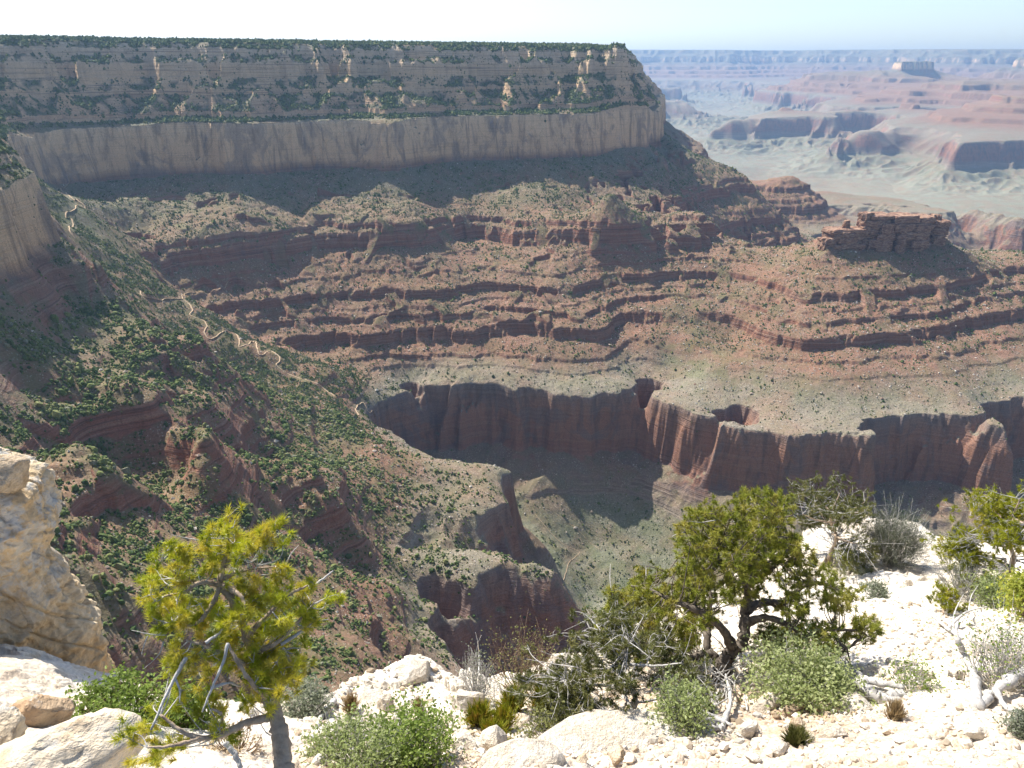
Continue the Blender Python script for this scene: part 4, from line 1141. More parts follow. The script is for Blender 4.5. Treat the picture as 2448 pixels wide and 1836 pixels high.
ys = [1168, 1190, 1225, 1270, 1310, 1350, 1385, 1415, 1440, 1475, 1540, 1600, 1660, 1760]
rg = [50, 98, 150, 205, 226, 230, 215, 186, 176, 182, 204, 226, 238, 245]
zt_ = np.array([float(ray(-50, y)[2] / ray(-50, y)[1]) * pc.y for y in ys]) ; rt_ = np.array(rg) * px_
o = rock_body("rock_outcrop", pillar_rock, lambda z: (np.full_like(z, pc.x * (pc.y + .6) / pc.y), np.full_like(z, pc.y + .6)), lambda z: np.interp(-z, -zt_, rt_) - .04, zt_[-1] - 1.5, zt_[0] + .02, 420, 360, .14, 301)
tag(o, "tall cream and grey limestone pillar with a narrow neck at the left edge", "rock outcrop")
def stone(name, label, cat, p, s, seed, mat, sub=4, rough=.3, flat=.8, rot=(0, 0, 0), group=None):
    me = stone_bm(seed, sub, rough, flat); me.materials.append(mat)
    if sub >= 4: me.polygons.foreach_set("use_smooth", np.ones(len(me.polygons), bool))
    ob = link(name, me); ob.location = p; ob.scale = (s, s, s) if not hasattr(s, "__len__") else s; ob.rotation_euler = rot
    tag(ob, label, cat, group)
    return ob
pt = Vector(tuple(ray(0, 1128) * (pc.y + .45) / ray(0, 1128)[1]))
stone("boulder", "rounded tan boulder perched on top of the limestone pillar", "boulder", (pt.x, pt.y, pt.z), (.26, .26, .21), 11, tan_stone, flat=.95)
stone("boulder", "big flat-topped cream boulder in the bottom left corner", "boulder", at_r(168, 1818, 4.5), (.40, .36, .27), 12, boulder_rock, flat=.9, rot=(.1, -.15, .3))
stone("boulder", "rusty brown angular block under the limestone pillar", "boulder", at_r(95, 1705, 5.9), (.19, .17, .20), 13, rock_mat("brown_block", (.33, .21, .12), (.46, .34, .22), (.24, .14, .08), amt=.2, orange=.3), flat=1.0, rot=(.3, .2, .5))
stone("boulder", "pale boulder cut off by the left edge beside the cream boulder", "boulder", at_r(-12, 1770, 4.9), (.16, .18, .17), 14, boulder_rock, flat=1.0)
lc = at_r(20, 1745, 8.0)
o = rock_body("rock_ledge", boulder_rock, lambda z: (np.full_like(z, lc.x * (lc.y + .7) / lc.y), np.full_like(z, lc.y + .7)), lambda z: np.interp(lc.z - z, [-.5, -.3, 0, .5, 1.2, 3.5], [.04, .16, .36, .66, 1.0, 1.6]), lc.z - 3.5, lc.z + .5, 300, 300, .12, 305)
tag(o, "low cream ledge of crumbling rock sloping down beside the limestone pillar", "rock ledge")

# ------------------------------------------------------------------ small pine close to the camera
TK = .3834; PRN = 3.2
def pp(x, y, d=0.0): return np.array(at_r(200 + TK * x, 1200 + TK * y, PRN + d))
trunk = [pp(1262, 1780), pp(1245, 1659), pp(1232, 1500), pp(1205, 1350), pp(1165, 1230), pp(1110, 1060, .05), pp(1020, 840, .05), pp(930, 620), pp(855, 515), pp(878, 370), pp(905, 230)]
limbs = [(trunk, .040, .006), ([pp(855, 515), pp(800, 640, -.03), pp(700, 760, -.06), pp(560, 760, -.05)], .011, .004), ([pp(855, 515), pp(720, 505, -.05), pp(640, 560, -.05), pp(500, 590, -.05)], .011, .004), ([pp(720, 505), pp(600, 460), pp(520, 400), pp(430, 330)], .008, .003),
         ([pp(860, 515), pp(960, 570, -.08), pp(1000, 640, -.1), pp(980, 760, -.12)], .012, .004), ([pp(870, 480), pp(960, 440, .05), pp(1060, 420, .06), pp(1220, 400, .05)], .009, .003), ([pp(878, 400), pp(980, 320), pp(1080, 400, -.05)], .01, .004),
         ([pp(1060, 940), pp(1200, 880, -.05), pp(1330, 760, -.06), pp(1430, 640, -.05)], .012, .004), ([pp(1020, 840), pp(1150, 700, -.1), pp(1280, 580, -.08), pp(1400, 520, -.05)], .011, .004), ([pp(1100, 1060), pp(900, 960, -.1), pp(760, 900, -.1), pp(640, 860, -.08)], .012, .004),
         ([pp(1165, 1240), pp(1060, 1140, -.12), pp(960, 1000, -.15), pp(900, 880, -.15)], .012, .004), ([pp(1160, 1340), pp(1000, 1385, -.05), pp(850, 1455, -.08), pp(720, 1470, -.1), pp(600, 1420, -.1), pp(480, 1330, -.1)], .016, .005),
         ([pp(720, 1470, -.1), pp(560, 1520, -.12), pp(400, 1530, -.12)], .009, .004), ([pp(1165, 1240), pp(1240, 1130, -.05), pp(1290, 1060, -.05)], .012, .004), ([pp(850, 1455), pp(860, 1330, -.1), pp(800, 1290, -.1)], .008, .004)]
CL = [(430,320),(500,300),(590,360),(440,450),(430,540),(520,590),(560,660),(470,690),(640,390),(710,420),(760,240),(850,180),(900,175),(920,250),(980,270),(890,300),(780,300),(1130,270),(1180,300),(1080,250),(800,440),(1000,400),(1220,400),(1130,370),(820,330),
      (700,720),(800,680),(880,650),(960,640),(1040,620),(1010,540),(1090,560),(1180,600),(1260,520),(1330,540),(1400,520),(1440,600),(1350,640),(1280,640),(1450,680),(1380,700),(1300,720),(1220,700),(1100,720),(1000,740),(900,760),(800,780),(700,800),(620,760),(540,770),
      (640,860),(720,900),(700,1000),(760,1040),(960,860),(1060,840),(1150,820),(1250,800),(1100,930),(1200,940),(1020,940),(960,900),(1260,1020),(1290,1080),(1180,1060),(1080,1080),(1030,1000),(1100,1180),(1180,1150),(1240,1150),(1050,1150),(500,1080),(1290,1120),
      (460,1260),(540,1290),(330,1480),(420,1500),(380,1580),(300,1540),(480,1530),(740,1340),(860,1290),(860,1380),(720,1400),(960,1230),(850,860),(560,840),(1330,800),(1160,1210),(480,620),(420,620),(660,640),(1010,680),(1080,650),(1170,760),(1240,900),(930,1000),(980,1080),(1120,1000),(1220,1080)]
rng = np.random.default_rng(21)
cl = np.array([pp(x + rng.normal(0, 12), y + rng.normal(0, 12), float(np.clip(rng.normal(0, .11), -.22, .22))) for x, y in CL])
cl2 = np.array([c + rng.normal(0, .035, 3) for c in cl for _ in range(2)])
dead = [([pp(1230, 890, -.05), pp(1370, 800, -.05), pp(1450, 745), pp(1525, 732)], .008, .002), ([pp(1300, 1120), pp(1360, 1080), pp(1415, 1010)], .007, .002), ([pp(1420, 540), pp(1480, 490), pp(1555, 430)], .007, .0025),
        ([pp(1100, 460), pp(1240, 440), pp(1380, 390)], .004, .001), ([pp(1240, 440), pp(1290, 330), pp(1340, 270)], .003, .001), ([pp(1150, 250), pp(1200, 215), pp(1258, 178)], .003, .001), ([pp(1000, 305), pp(1070, 255), pp(1125, 210)], .004, .0015), ([pp(740, 245), pp(640, 225), pp(545, 205)], .003, .001),
        ([pp(520, 830), pp(420, 825), pp(300, 800)], .004, .001), ([pp(400, 835), pp(375, 900), pp(362, 955)], .003, .001), ([pp(500, 870), pp(470, 950), pp(378, 1040)], .003, .001), ([pp(900, 880, -.2), pp(870, 1000, -.2), pp(800, 1160, -.2), pp(740, 1310, -.2)], .007, .003),
        ([pp(640, 970, -.12), pp(580, 1080, -.12), pp(520, 1190, -.12), pp(420, 1420, -.12)], .009, .004), ([pp(570, 1100, -.12), pp(600, 1180, -.12), pp(598, 1250, -.12)], .005, .002), ([pp(880, 1500, .3), pp(930, 1560, .3), pp(980, 1660, .3)], .014, .010), 
        ([pp(1240, 910), pp(1270, 960), pp(1290, 1000)], .008, .003), ([pp(1260, 920), pp(1310, 910), pp(1355, 915)], .004, .0015), ([pp(1260, 930), pp(1300, 945), pp(1360, 940)], .004, .0015), ([pp(650, 670), pp(680, 600), pp(780, 595)], .005, .002), ([pp(790, 1160, -.1), pp(900, 1130, -.1), pp(980, 1150)], .007, .003), ([pp(760, 880, -.15), pp(830, 830, -.15), pp(900, 760, -.1)], .007, .003)]
t = pine("pine_tree", "small yellow-green pine with bare grey twigs standing closest to the camera", "tree", trunk[0], limbs, cl2, .032, .036, .0011, 56, pine_green, bark, grey_wood, .0024, dead=dead, tufts=5, tone=(.68, .22))

# ------------------------------------------------------------------ big spreading pinyon
BK = .36166
def in_hull(x, y, H):
    return bool(in_poly(np.array([float(x)]), np.array([float(y)]), np.array(H, float))[0])
base = hit(1350 + BK * 1035, 1100 + BK * 1455)
BR = base.length
def bp(x, y, d=0.0): return np.array(at_r(1350 + BK * x, 1100 + BK * y, BR + d))
blimbs = [([np.array(base) - [0, 0, .1], bp(1035, 1400), bp(1060, 1330), bp(1100, 1270), bp(1160, 1225), bp(1190, 1140), bp(1190, 1010), bp(1210, 900), bp(1200, 800, .1), bp(1240, 640, .1), bp(1290, 480, .1), bp(1310, 300)], .10, .018),
          ([bp(1030, 1390), bp(1010, 1330), bp(960, 1275), bp(890, 1295), bp(820, 1312, -.1), bp(720, 1265, -.2), bp(600, 1240, -.3), bp(450, 1180, -.4), bp(330, 1120, -.5)], .068, .014),
          ([bp(945, 1280), bp(940, 1180), bp(950, 1060, .1), bp(960, 900, .2), bp(930, 740, .3), bp(900, 560, .2), bp(920, 400, .1)], .048, .01), ([bp(1110, 1250), bp(1060, 1140, -.3), bp(960, 1040, -.5), bp(850, 980, -.6), bp(720, 930, -.6), bp(560, 860, -.5), bp(440, 830, -.5)], .06, .012),
          ([bp(1200, 1000), bp(1300, 940, .2), bp(1450, 940, .3), bp(1600, 820, .4), bp(1750, 830, .4), bp(1880, 900, .4)], .055, .012), ([bp(1200, 1080), bp(1330, 1040, -.2), bp(1480, 1090, -.3), bp(1600, 1150, -.3), bp(1760, 1120, -.2), bp(1960, 1130, -.2)], .05, .012),
          ([bp(1210, 880), bp(1150, 700, -.3), bp(1060, 690, -.3), bp(1010, 610, -.3), bp(1080, 420, -.2)], .05, .012), ([bp(1220, 820), bp(1380, 700, -.2), bp(1470, 560, -.2), bp(1440, 380, -.2)], .05, .012), ([bp(1600, 1150, -.3), bp(1560, 1220, -.3), bp(1545, 1300, -.3)], .03, .02),
          ([bp(720, 1265, -.2), bp(560, 1120, -.3), bp(420, 1000, -.3), bp(330, 930, -.3)], .04, .01), ([bp(950, 1020, .1), bp(800, 860, .5), bp(680, 740, .6)], .035, .01), ([bp(1760, 1120), bp(1850, 1240), bp(1960, 1180)], .025, .01)]
hull = [(210,1230),(250,1050),(310,880),(480,790),(550,690),(700,650),(790,590),(730,520),(850,300),(980,260),(1110,270),(1230,185),(1450,190),(1490,310),(1590,520),(1640,640),(1800,740),(1930,870),(1910,950),(2080,1090),(2070,1190),(1900,1240),(1780,1330),(1600,1260),(1480,1170),(1380,1040),(1250,1010),(1080,960),(1000,1010),(940,1130),(800,1260),(620,1330),(480,1330),(350,1290)]
holes = [(1080,1000,90),(1330,1010,80),(760,1010,50),(700,780,55),(1380,880,60),(1700,980,70),(1050,760,45),(640,1080,45),(1480,800,50),(1850,1060,60),(960,480,40),(1600,1060,45),(480,1000,40),(1150,1120,70)]
rng = np.random.default_rng(33)
pts = []
while len(pts) < 500:
    x, y = rng.uniform(200, 2090), rng.uniform(180, 1340)
    if in_hull(x, y, hull) and all((x - a) ** 2 + (y - b) ** 2 > c * c for a, b, c in holes):
        if x > 1500 and y > 700 and rng.uniform() < .45: continue
        w_ = 1.1 * math.sqrt(max(.05, 1 - ((x - 1130) / 960) ** 2))
        pts.append(bp(x, y, rng.uniform(-w_, w_)))
bdead = []
for i in range(40):
    a = pts[rng.integers(0, len(pts))]; v = rng.normal(0, .16, 3)
    bdead.append(([a, a + v * .5 + rng.normal(0, .03, 3), a + v + [0, 0, .05]], .006, .002))
pine("pinyon_tree", "large dark green spreading pinyon with a crooked forked trunk on the rim", "tree", base, blimbs, np.array(pts), .085, .062, .0036, 44, pinyon_green, dark_bark, dark_bark, .005, dead=bdead, tufts=6, tone=(.62, .2))

def auto_pine(name, label, px, py, w_px, h_px, n, leaf, tuft, nl, seed, wood=bark, tufts=6, lean=0, tone=(.5, .18), r=None, flat=.75, dead=12):
    """pine standing at ground pixel (px,py), crown w x h pixels"""
    global rng
    rng = np.random.default_rng(seed)
    b = hit(px, py) if r is None else at_r(px, py, r)
    s = pxs(b); W_, H_ = w_px * s, h_px * s
    b = np.array(b)
    top = b + [lean * W_, 0, H_ * 1.1]
    m1 = b + [.06 * W_, .0, H_ * .35]; m2 = b + [-.04 * W_ + lean * W_ * .6, 0, H_ * .7]
    L = [([b - [0, 0, .08], m1, m2, top], .028 * H_ + .012, .008)]
    for i in range(8):
        th = i * 2.4 + rng.uniform(-.3, .3); z0 = rng.uniform(.2, .8)
        p0 = b * (1 - z0) + top * z0; e = p0 + [math.cos(th) * W_ * .42 * (1.15 - z0 * .6), math.sin(th) * W_ * .4 * (1.15 - z0 * .6), H_ * .16]
        L.append(([p0, (p0 + e) / 2 + [0, 0, -.03 * H_], e], .012 * H_ + .006, .005))
    cs = []
    lob = [(rng.uniform(0, 6.28), rng.uniform(.3, 1.05), rng.uniform(.22, .4)) for _ in range(9)]
    while len(cs) < n:
        th, z0, sz = lob[rng.integers(0, len(lob))]
        rr0 = math.sqrt(max(.06, 1 - (z0 - .45) ** 2 * 2.2)) * .36
        c = b + [math.cos(th) * rr0 * W_ + lean * W_ * z0, math.sin(th) * rr0 * W_, z0 * H_] + rng.normal(0, .33, 3) * [W_ * sz, W_ * sz, H_ * sz * flat]
        if c[2] > b[2] + .05 * H_: cs.append(c)
    dd = []
    for i in range(dead):
        a = cs[rng.integers(0, n)]; v = rng.normal(0, .15 * W_, 3)
        dd.append(([a, a + v * .5 + rng.normal(0, .02, 3), a + v], .005, .0015))
    return pine(name, label, "tree", b, L, np.array(cs), tuft, nl, nl * .06, 34, leaf, wood, grey_wood, .004, dead=dd, tufts=tufts, tone=tone)
auto_pine("pinyon_tree", "grey-green pinyon at the brink just behind the largest spreading tree", 1975, 1340, 235, 170, 230, olive_green, .10, .06, 41)
auto_pine("pinyon_tree", "bright yellow-green pinyon cut off by the right edge", 2385, 1405, 270, 225, 280, yellow_green, .11, .065, 42, lean=-.05, dead=25)
auto_pine("pinyon_tree", "sprawling low pinyon full of grey twigs left of the dark spreading tree", 1490, 1725, 400, 220, 280, olive_green, .075, .05, 43, flat=1.0, dead=60, tone=(.5, .18), wood=grey_wood)
auto_pine("pinyon_tree", "small rounded yellow pinyon on the white rock at the right", 2250, 1470, 75, 70, 42, yellow_green, .07, .05, 44, dead=3)
auto_pine("pinyon_tree", "thin young pinyon beside the base of the dark spreading tree", 1830, 1590, 90, 95, 40, pinyon_green, .06, .05, 45, dead=6)

# ------------------------------------------------------------------ shrubs, tufts and grasses of the rim
SHR = [("shrub", "broad light green shrub with small round leaves below the dark spreading tree", 1905, 1672, 250, 110, 120, 60, .022, pale_green, grey_wood, "leaf", .05, 51, .75),
       ("shrub", "bright green leafy shrub at the bottom of the picture on pale stones", 985, 1836, 190, 130, 90, 64, .016, fresh_green, grey_wood, "leaf", .03, 52, .45),
       ("shrub", "lower grey-green shrub spreading left of the bright green leafy one", 840, 1845, 230, 85, 90, 48, .015, pale_green, grey_wood, "leaf", .12, 53, .45),
       ("shrub", "pale grey-green shrub behind the trunk of the small pine", 735, 1720, 115, 75, 60, 44, .016, sage_green, grey_wood, "leaf", .1, 54, .6),
       ("shrub", "green shrub in shade between the pillar and the small pine", 290, 1745, 200, 95, 90, 50, .018, fresh_green, brown_wood, "leaf", .05, 55, .3),
       ("shrub", "second green shrub behind the small pine's lower branches", 440, 1740, 130, 80, 60, 44, .018, fresh_green, brown_wood, "leaf", .08, 56, .3),
       ("shrub", "tall feathery grey-green shrub near the brink of the white rock", 2130, 1345, 130, 125, 150, 120, .07, sage_green, grey_wood, "needle", .0, 57, .45),
       ("shrub", "grey sage shrub in front of the yellow-green right-hand pinyon", 2300, 1420, 150, 75, 80, 44, .05, sage_green, grey_wood, "needle", .05, 58, .3),
       ("shrub", "soft pale green shrub right of the grey sage shrub", 2390, 1450, 110, 60, 60, 44, .022, pale_green, grey_wood, "leaf", .05, 59, .4),
       ("shrub", "dark green shrub at the far right edge below the pinyon", 2450, 1475, 90, 90, 50, 50, .03, pinyon_green, brown_wood, "leaf", .05, 60, .5),
       ("shrub", "small grey cushion shrub alone on the bare white rock", 2090, 1425, 58, 26, 40, 30, .02, sage_green, grey_wood, "leaf", .0, 61, .5),
       ("shrub", "smallest grey cushion shrub higher up on the white rock", 2062, 1372, 42, 18, 30, 24, .018, sage_green, grey_wood, "leaf", .0, 62, .5),
       ("shrub", "wispy grey thicket with few leaves at the right edge above the dead branch", 2400, 1650, 220, 150, 130, 12, .016, fresh_green, grey_wood, "leaf", .25, 63, .4),
       ("shrub", "sparse olive shrub with upright twigs at the rim's edge", 1245, 1650, 150, 150, 70, 18, .014, olive_green, brown_wood, "leaf", .35, 64, .5),
       ("shrub", "grey bare-twigged bush left of the olive shrub", 1140, 1668, 90, 110, 60, 6, .012, sage_green, grey_wood, "leaf", .6, 65, .5),
       ("shrub", "pale green leafy bush beside the grey root bundle", 1625, 1745, 110, 100, 60, 46, .018, pale_green, grey_wood, "leaf", .08, 66, .6),
       ("shrub", "yellowish low shrub in front of the sprawling pinyon", 1330, 1790, 200, 75, 80, 26, .016, olive_green, grey_wood, "leaf", .3, 67, .5),
       ("shrub", "olive shrub between the sprawling pinyon and the dark tree's trunk", 1620, 1640, 150, 80, 60, 40, .045, olive_green, grey_wood, "needle", .2, 68, .5),
       ("shrub", "thin green shrub beside the grey split log", 2170, 1640, 100, 60, 40, 26, .014, fresh_green, grey_wood, "leaf", .3, 69, .5),
       ("shrub", "small bluish sage at the right edge below the dead branch", 2435, 1755, 70, 45, 40, 36, .014, sage_green, grey_wood, "leaf", .1, 70, .5),
       ("shrub", "dry brown brush at the foot of the small pine", 560, 1800, 150, 50, 60, 10, .014, dry_straw, brown_wood, "leaf", .3, 71, .5),
       ("shrub", "small dark shrub right of the tree behind the spreading pinyon", 2020, 1345, 60, 36, 36, 36, .02, pinyon_green, brown_wood, "leaf", .05, 72, .5)]
for nm, lab, px, py, wp, hp, ns, nl, ls, lf, wd, kd, bare, sd, tn in SHR:
    rng = np.random.default_rng(sd)
    b = hit(px, py); s = pxs(b)
    bush(nm, lab, "shrub", b, wp * s, hp * s * 1.1, ns, nl, ls, lf, wd, kd, bare, tone=(tn, .18), stem_r=.005)
EPH = [(1145, 1735, 55, 50, "first of the stiff green-gold tufts beside the rim's edge rocks"), (1205, 1745, 45, 60, "low green-gold tuft in front of the others"), (1225, 1700, 40, 55, "narrow green-gold tuft against a dead stump"), (1300, 1700, 65, 70, "largest and greenest of the stiff tufts"), (1180, 1768, 40, 40, "lowest stiff green tuft nearest the camera")]
for i, (px, py, wp, hp, lab) in enumerate(EPH):
    rng = np.random.default_rng(80 + i)
    b = hit(px, py); s = pxs(b)
    bush("stem_tuft", lab, "plant", b, wp * s, hp * s, 60, 34, .10, ephedra_green, brown_wood, "blade", 0, group="stiff green-gold tufts among the rim rocks", tone=(.5, .3), stem_r=.003)
GRS = [(850, 1760, 20, 24, fresh_green, "small green grass tuft on the pale stones"), (840, 1700, 26, 34, dry_straw, "straw-coloured grass tuft near the ledge top"), (2135, 1720, 34, 46, dry_straw, "dry grass tuft beside the split log"), (1905, 1780, 40, 34, olive_green, "olive grass tuft among the stones below the brown log"), (1000, 1700, 20, 20, dry_straw, "tiny straw tuft on the pale ledge")]
for i, (px, py, wp, hp, lf, lab) in enumerate(GRS):
    rng = np.random.default_rng(95 + i)
    b = hit(px, py); s = pxs(b)
    bush("grass_tuft", lab, "grass", b, wp * s, hp * s, 40, 24, .09, lf, dry_straw, "blade", 0, group="grass tufts on the rim", tone=(.5, .25), stem_r=.0015)

# ------------------------------------------------------------------ dead wood
def wood(name, label, lines, mat, lift=.03):
    pts0 = hit(*lines[0][0][0][:2])
    o = thing(name, label, "dead wood", pts0)
    g = Geo()
    for pts, r0, r1 in lines:
        P3 = []
        for q in pts:
            h = np.array(hit(q[0], q[1])); h[2] += (q[2] if len(q) > 2 else 0) + lift; P3.append(h)
        c = curve(P3, 8, r1 * .2)
        g.tube(local(o, c), np.abs(np.linspace(r0, r1, len(c)) * (1 + .14 * rng.normal(size=len(c)))), 8, .18)
    link("wood", g.mesh("wood", mat), o)
    return o
rng = np.random.default_rng(120)
wood("log", "split grey weathered log lying right of the light green shrub", [([(2035, 1628), (2065, 1660, .05), (2095, 1680, .05), (2160, 1668)], .07, .055), ([(2045, 1632), (2080, 1670), (2150, 1680)], .04, .03), ([(2035, 1622, .06), (2070, 1650, .1), (2155, 1658, .05)], .035, .03)], grey_wood)
wood("log", "brown splintered log half buried in the stones", [([(1880, 1712), (1930, 1690, .03), (1990, 1676, .04)], .05, .03), ([(1890, 1708), (1950, 1688, .06), (1985, 1690)], .025, .015), ([(1870, 1716), (1920, 1706), (1960, 1704)], .02, .01)], brown_wood)
lines = []
for i in range(26):
    a = rng.uniform(-.4, .5); x0, y0 = 1720 + rng.normal(0, 14), 1735 + rng.normal(0, 10)
    lines.append(([(x0, y0), (x0 - 60 - 40 * rng.uniform(), y0 - 20 + 30 * a, .06), (x0 - 110 * rng.uniform(.7, 1.2), y0 - 55 * rng.uniform(.3, 1.3), .05 + .1 * rng.uniform())], .018, .006))
for i in range(34):
    x0, y0 = 1690 + rng.normal(0, 40), 1650 + rng.normal(0, 14)
    lines.append(([(x0, y0 + 40), (x0 + rng.normal(0, 20), y0 + 15, .12), (x0 + rng.normal(0, 45), y0 - 5, .2 + .12 * rng.uniform())], .010, .003))
lines.append(([(1722, 1752), (1742, 1700, .10), (1728, 1660, .25)], .03, .012))
wood("dead_shrub", "tangled bundle of silvery dead roots and twigs by the spreading tree", lines, grey_wood)
wood("dead_branch", "curved silvery dead branch propped up at the right edge", [([(2335, 1700), (2318, 1650, .15), (2290, 1625, .28), (2262, 1600, .42), (2262, 1580, .55)], .055, .014), ([(2318, 1650, .12), (2328, 1632, .2), (2330, 1628, .3)], .03, .008), ([(2340, 1695), (2400, 1660, .14), (2455, 1640, .2)], .045, .05), ([(2370, 1672, .1), (2400, 1700, .02), (2440, 1715)], .03, .012)], grey_wood)
wood("dead_branch", "thin forked grey branch lying on the white rock under the yellow pinyon", [([(2225, 1490, .1), (2260, 1512, .05), (2300, 1530)], .025, .018), ([(2260, 1512), (2300, 1490, .15), (2350, 1482, .2)], .022, .008), ([(2278, 1520), (2275, 1490, .15), (2290, 1465, .3)], .015, .004), ([(2310, 1488, .12), (2310, 1465, .25), (2325, 1445, .35)], .012, .003)], grey_wood)
wood("dead_stump", "short twisted grey stump among the green-gold tufts", [([(1305, 1690), (1308, 1660, .2), (1318, 1640, .38)], .06, .02), ([(1308, 1668, .18), (1335, 1650, .26), (1345, 1635, .34)], .03, .01), ([(1310, 1665, .2), (1290, 1650, .3)], .02, .008)], grey_wood)
wood("dead_branch", "long grey root running down from the pale ledge toward the small pine", [([(800, 1680), (775, 1715, .02), (758, 1745), (745, 1775)], .03, .018)], grey_wood)
wood("dead_branch", "upright dead sapling with a crooked top at the rim's edge", [([(1142, 1650), (1146, 1600, .35), (1143, 1575, .6), (1138, 1560, .75)], .02, .008), ([(1143, 1575, .6), (1152, 1566, .75)], .008, .004)], grey_wood)

# ------------------------------------------------------------------ stones
ROCKS = [(1440, 1800, 150, "broad smooth white limestone slab at the bottom edge below the sprawling pinyon", (.80, .46, .09)), (1240, 1828, 60, "flat white slab beside the bright green leafy shrub", (.36, .30, .10)), (880, 1690, 34, "flat slab leaning near the middle of the pale ledge", (.30, .14, .09)), (925, 1700, 26, "upright white block on the pale ledge", (.10, .10, .17)), (985, 1608, 46, "squared white block at the very tip of the ledge", (.32, .25, .16)), (875, 1660, 26, "long pale slab below the ledge tip", (.30, .16, .10)),
         (1120, 1690, 30, "cracked white boulder at the right end of the pale ledge", (.22, .18, .16)), (795, 1780, 22, "white rock left of the leafy shrub", (.20, .17, .13)), (1110, 1790, 30, "round pale rock between the two bottom shrubs", (.16, .14, .11)), (1180, 1790, 30, "rounded boulder under the stiff green tufts", (.17, .15, .12)), (1340, 1590, 20, "small pale boulder at the rim's edge behind the olive shrub", (.18, .16, .12)),
         (1475, 1815, 26, "tan wedge-shaped stone on the white slab", (.12, .09, .08)), (1830, 1690, 36, "pale rock under the light green shrub", (.20, .14, .11)), (1790, 1755, 20, "egg-shaped white stone left of the brown log", (.11, .09, .13)), (1905, 1735, 14, "ochre stone below the brown log", (.10, .08, .07)), (2040, 1690, 30, "white rock in front of the split log", (.20, .13, .10)),
         (1990, 1760, 26, "large flat white stone in the lower right gravel", (.17, .11, .07)), (2120, 1700, 18, "white stone touching the end of the split log", (.12, .09, .07)), (1850, 1800, 22, "broad pale stone near the bottom edge", (.15, .12, .08)), (2340, 1760, 20, "pale stone below the dead branch", (.13, .10, .07)), (2440, 1625, 50, "lichen-spotted pale boulder behind the dead branch at the right edge", (.40, .30, .24))]
for i, (px, py, wp, lab, sc) in enumerate(ROCKS):
    p = hit(px, py)
    stone("boulder" if max(sc) > .19 else "stone", lab, "rock", (p.x, p.y, p.z + sc[2] * (.3 if sc[0] < .3 else -.1)), sc, 400 + i, tan_stone if "tan" in lab or "ochre" in lab else (boulder_rock if "lichen" in lab else pale_stone), 3, .3, 1.0, (rng.uniform(-.3, .3), rng.uniform(-.3, .3), rng.uniform(0, 6)) if max(sc) < .33 else (.1, .05, .4))
protos = [stone_bm(500 + i, 2, .4, .62) for i in range(9)]
for i, m_ in enumerate(protos): m_.materials.append(tan_stone if i % 4 == 3 else pale_stone)
n = 0
while n < 110:
    px, py = rng.uniform(690, 2448), rng.uniform(1640, 1836)
    if py < 1836 - .25 * abs(px - 700) * 0 and rng.uniform() > (.35 + .65 * (py - 1640) / 196): continue
    p = hit(px, py)
    if p.length > 12: continue
    sz = float(np.clip(rng.lognormal(-3.05, .38), .022, .11))
    ob = link("loose_stone", protos[n % 9]); ob.location = (p.x, p.y, p.z + sz * .25); ob.scale = (sz * rng.uniform(.8, 1.4), sz, sz * rng.uniform(.7, 1.1)); ob.rotation_euler = (rng.uniform(-.3, .3), rng.uniform(-.3, .3), rng.uniform(0, 6.3))
    tag(ob, "loose pale limestone stone, one of many strewn over the gravelly rim", "stone", "loose pale stones on the gravelly rim")
    n += 1
# gravel
N = 17000
ga = rng.uniform(R(-22), R(44), N); gr_ = np.sqrt(rng.uniform(3.0 ** 2, 11.5 ** 2, N))
gx_, gy_ = gr_ * np.sin(ga), gr_ * np.cos(ga)
gz_, gd_, gk_ = rim_height(gx_, gy_)
sel = (gd_ < -.05) & (rng.uniform(size=N) < np.clip(1.2 - gk_ * .9 + .6 * perlin(gx_ / .9, gy_ / .9, 261), .1, 1))
sz = np.clip(rng.lognormal(-4.1, .5, N), .006, .045)[sel]
o = link("gravel", scatter_mesh("gravel", np.stack([gx_, gy_, gz_], -1)[sel], sz, sz * rng.uniform(.45, .8, sel.sum()), 12, leaf_mat("gravel_stone", (.46, .36, .25), (.64, .57, .46), (.72, .68, .60)), rng.uniform(0, 1, sel.sum()), .25))
tag(o, kind="stuff")

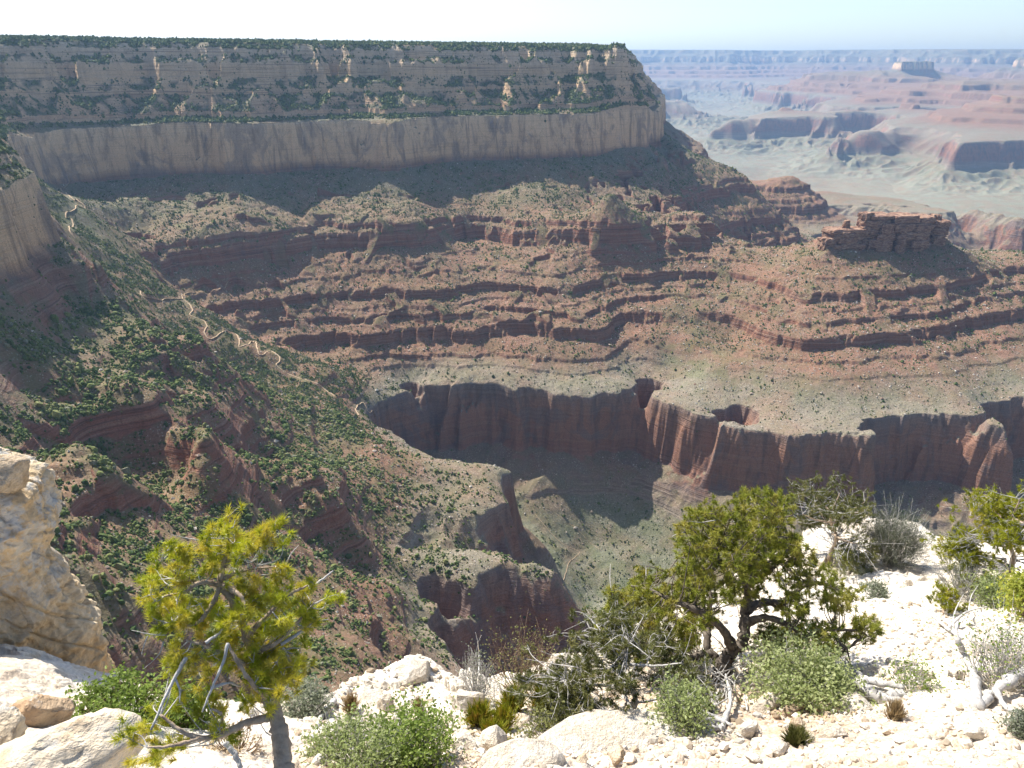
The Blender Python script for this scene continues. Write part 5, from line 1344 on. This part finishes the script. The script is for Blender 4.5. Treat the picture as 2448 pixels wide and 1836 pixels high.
# ------------------------------------------------------------------ blocky crag on the stepped ridge
def crag_piece(g, cx, cy, lx, ly, z0, z1, ang, nlay):
    """stack of jointed slabs with rounded, uneven ends"""
    zc = np.linspace(z0, z1, nlay + 1); zc[1:-1] += rng.uniform(-.35, .35, nlay - 1) * (z1 - z0) / nlay
    for i in range(nlay):
        sx, sy = lx * rng.uniform(.86, 1.08), ly * rng.uniform(.82, 1.1); ox, oy = rng.normal(0, .04 * lx), rng.normal(0, .05 * ly)
        n = 22; th = np.linspace(0, 2 * math.pi, n, endpoint=False)
        e = 3.6
        rx = np.sign(np.cos(th)) * np.abs(np.cos(th)) ** (2 / e); ry = np.sign(np.sin(th)) * np.abs(np.sin(th)) ** (2 / e)
        jit = 1 + rng.uniform(-.2, .1, n)
        rings = []
        for f, k_ in ((0, .93), (.12, 1.0), (.5, 1.02), (.85, 1.0), (1.0, .90)):
            x = rx * sx / 2 * k_ * jit + ox; y = ry * sy / 2 * k_ * jit + oy
            rings.append(np.stack([cx + x * math.cos(ang) - y * math.sin(ang), cy + x * math.sin(ang) + y * math.cos(ang), np.full(n, zc[i] + (zc[i + 1] - zc[i]) * f) + rng.uniform(-.4, .4, n)], -1))
        V = np.concatenate(rings + [rings[-1].mean(0)[None]])
        a = np.arange(4)[:, None] * n; j = np.arange(n)[None]; j2 = (j + 1) % n
        F = np.stack([a + j, a + j2, a + n + j2, a + n + j], -1).reshape(-1, 4)
        top = np.stack([4 * n + np.arange(n), 4 * n + (np.arange(n) + 1) % n, np.full(n, 5 * n), np.full(n, 5 * n)], -1)
        g.add(V, np.r_[F, top])
rng = np.random.default_rng(140)
def gpt(x, y, Yd):
    """pixel of tile G at forward distance Yd"""
    d = ray(1648 + .36166 * x, 450 + .36166 * y); return d * (Yd / d[1])
g = Geo()
A = gpt(1130, 290, 1600); B = gpt(1620, 290, 1640)
ang = math.atan2(B[1] - A[1], B[0] - A[0])
def blk(x0, x1, ytop, ybot, Yd, dep, lay):
    Yd = Yd + 140
    a = gpt(x0, (ytop + ybot) / 2, Yd); b = gpt(x1, (ytop + ybot) / 2, Yd); m_ = (a + b) / 2
    t_, u_ = gpt((x0 + x1) / 2, ytop, Yd)[2], gpt((x0 + x1) / 2, ybot, Yd)[2]
    crag_piece(g, m_[0], m_[1], np.hypot(*(b - a)[:2]) * 1.12, dep, u_, t_, ang + rng.normal(0, .05), lay)
for x0, x1, yt, yb, Yd, dep, lay in [(880, 1150, 262, 400, 1590, 55, 5), (870, 960, 325, 420, 1575, 30, 3), (1130, 1300, 168, 420, 1605, 62, 7), (1280, 1450, 170, 440, 1612, 66, 7), (1430, 1570, 180, 440, 1620, 62, 7), (1560, 1665, 205, 420, 1632, 55, 6), (1590, 1642, 172, 260, 1634, 24, 3), (1015, 1045, 212, 268, 1588, 14, 2), (1365, 1420, 255, 400, 1580, 26, 5),
                                   (1130, 1200, 160, 300, 1590, 28, 4), (960, 1100, 280, 410, 1578, 30, 4), (1230, 1350, 230, 440, 1584, 26, 4), (1450, 1560, 230, 430, 1594, 28, 4)]:
    blk(x0, x1, yt, yb + 25, Yd, dep, lay)
V = np.concatenate(g.v)
V[:, 0] += 2.2 * fbm(V[:, 2] / 9, V[:, 1] / 9, 3, 301); V[:, 1] += 2.2 * fbm(V[:, 2] / 8, V[:, 0] / 9, 3, 305); V[:, 2] += 1.6 * fbm(V[:, 0] / 12, V[:, 1] / 12, 3, 309)
o = link("rock_crag", mesh_from("rock_crag", V, np.concatenate(g.f), crag_mat, False))
tag(o, "blocky red sandstone crag crowning the stepped ridge across the canyon", "rock crag")
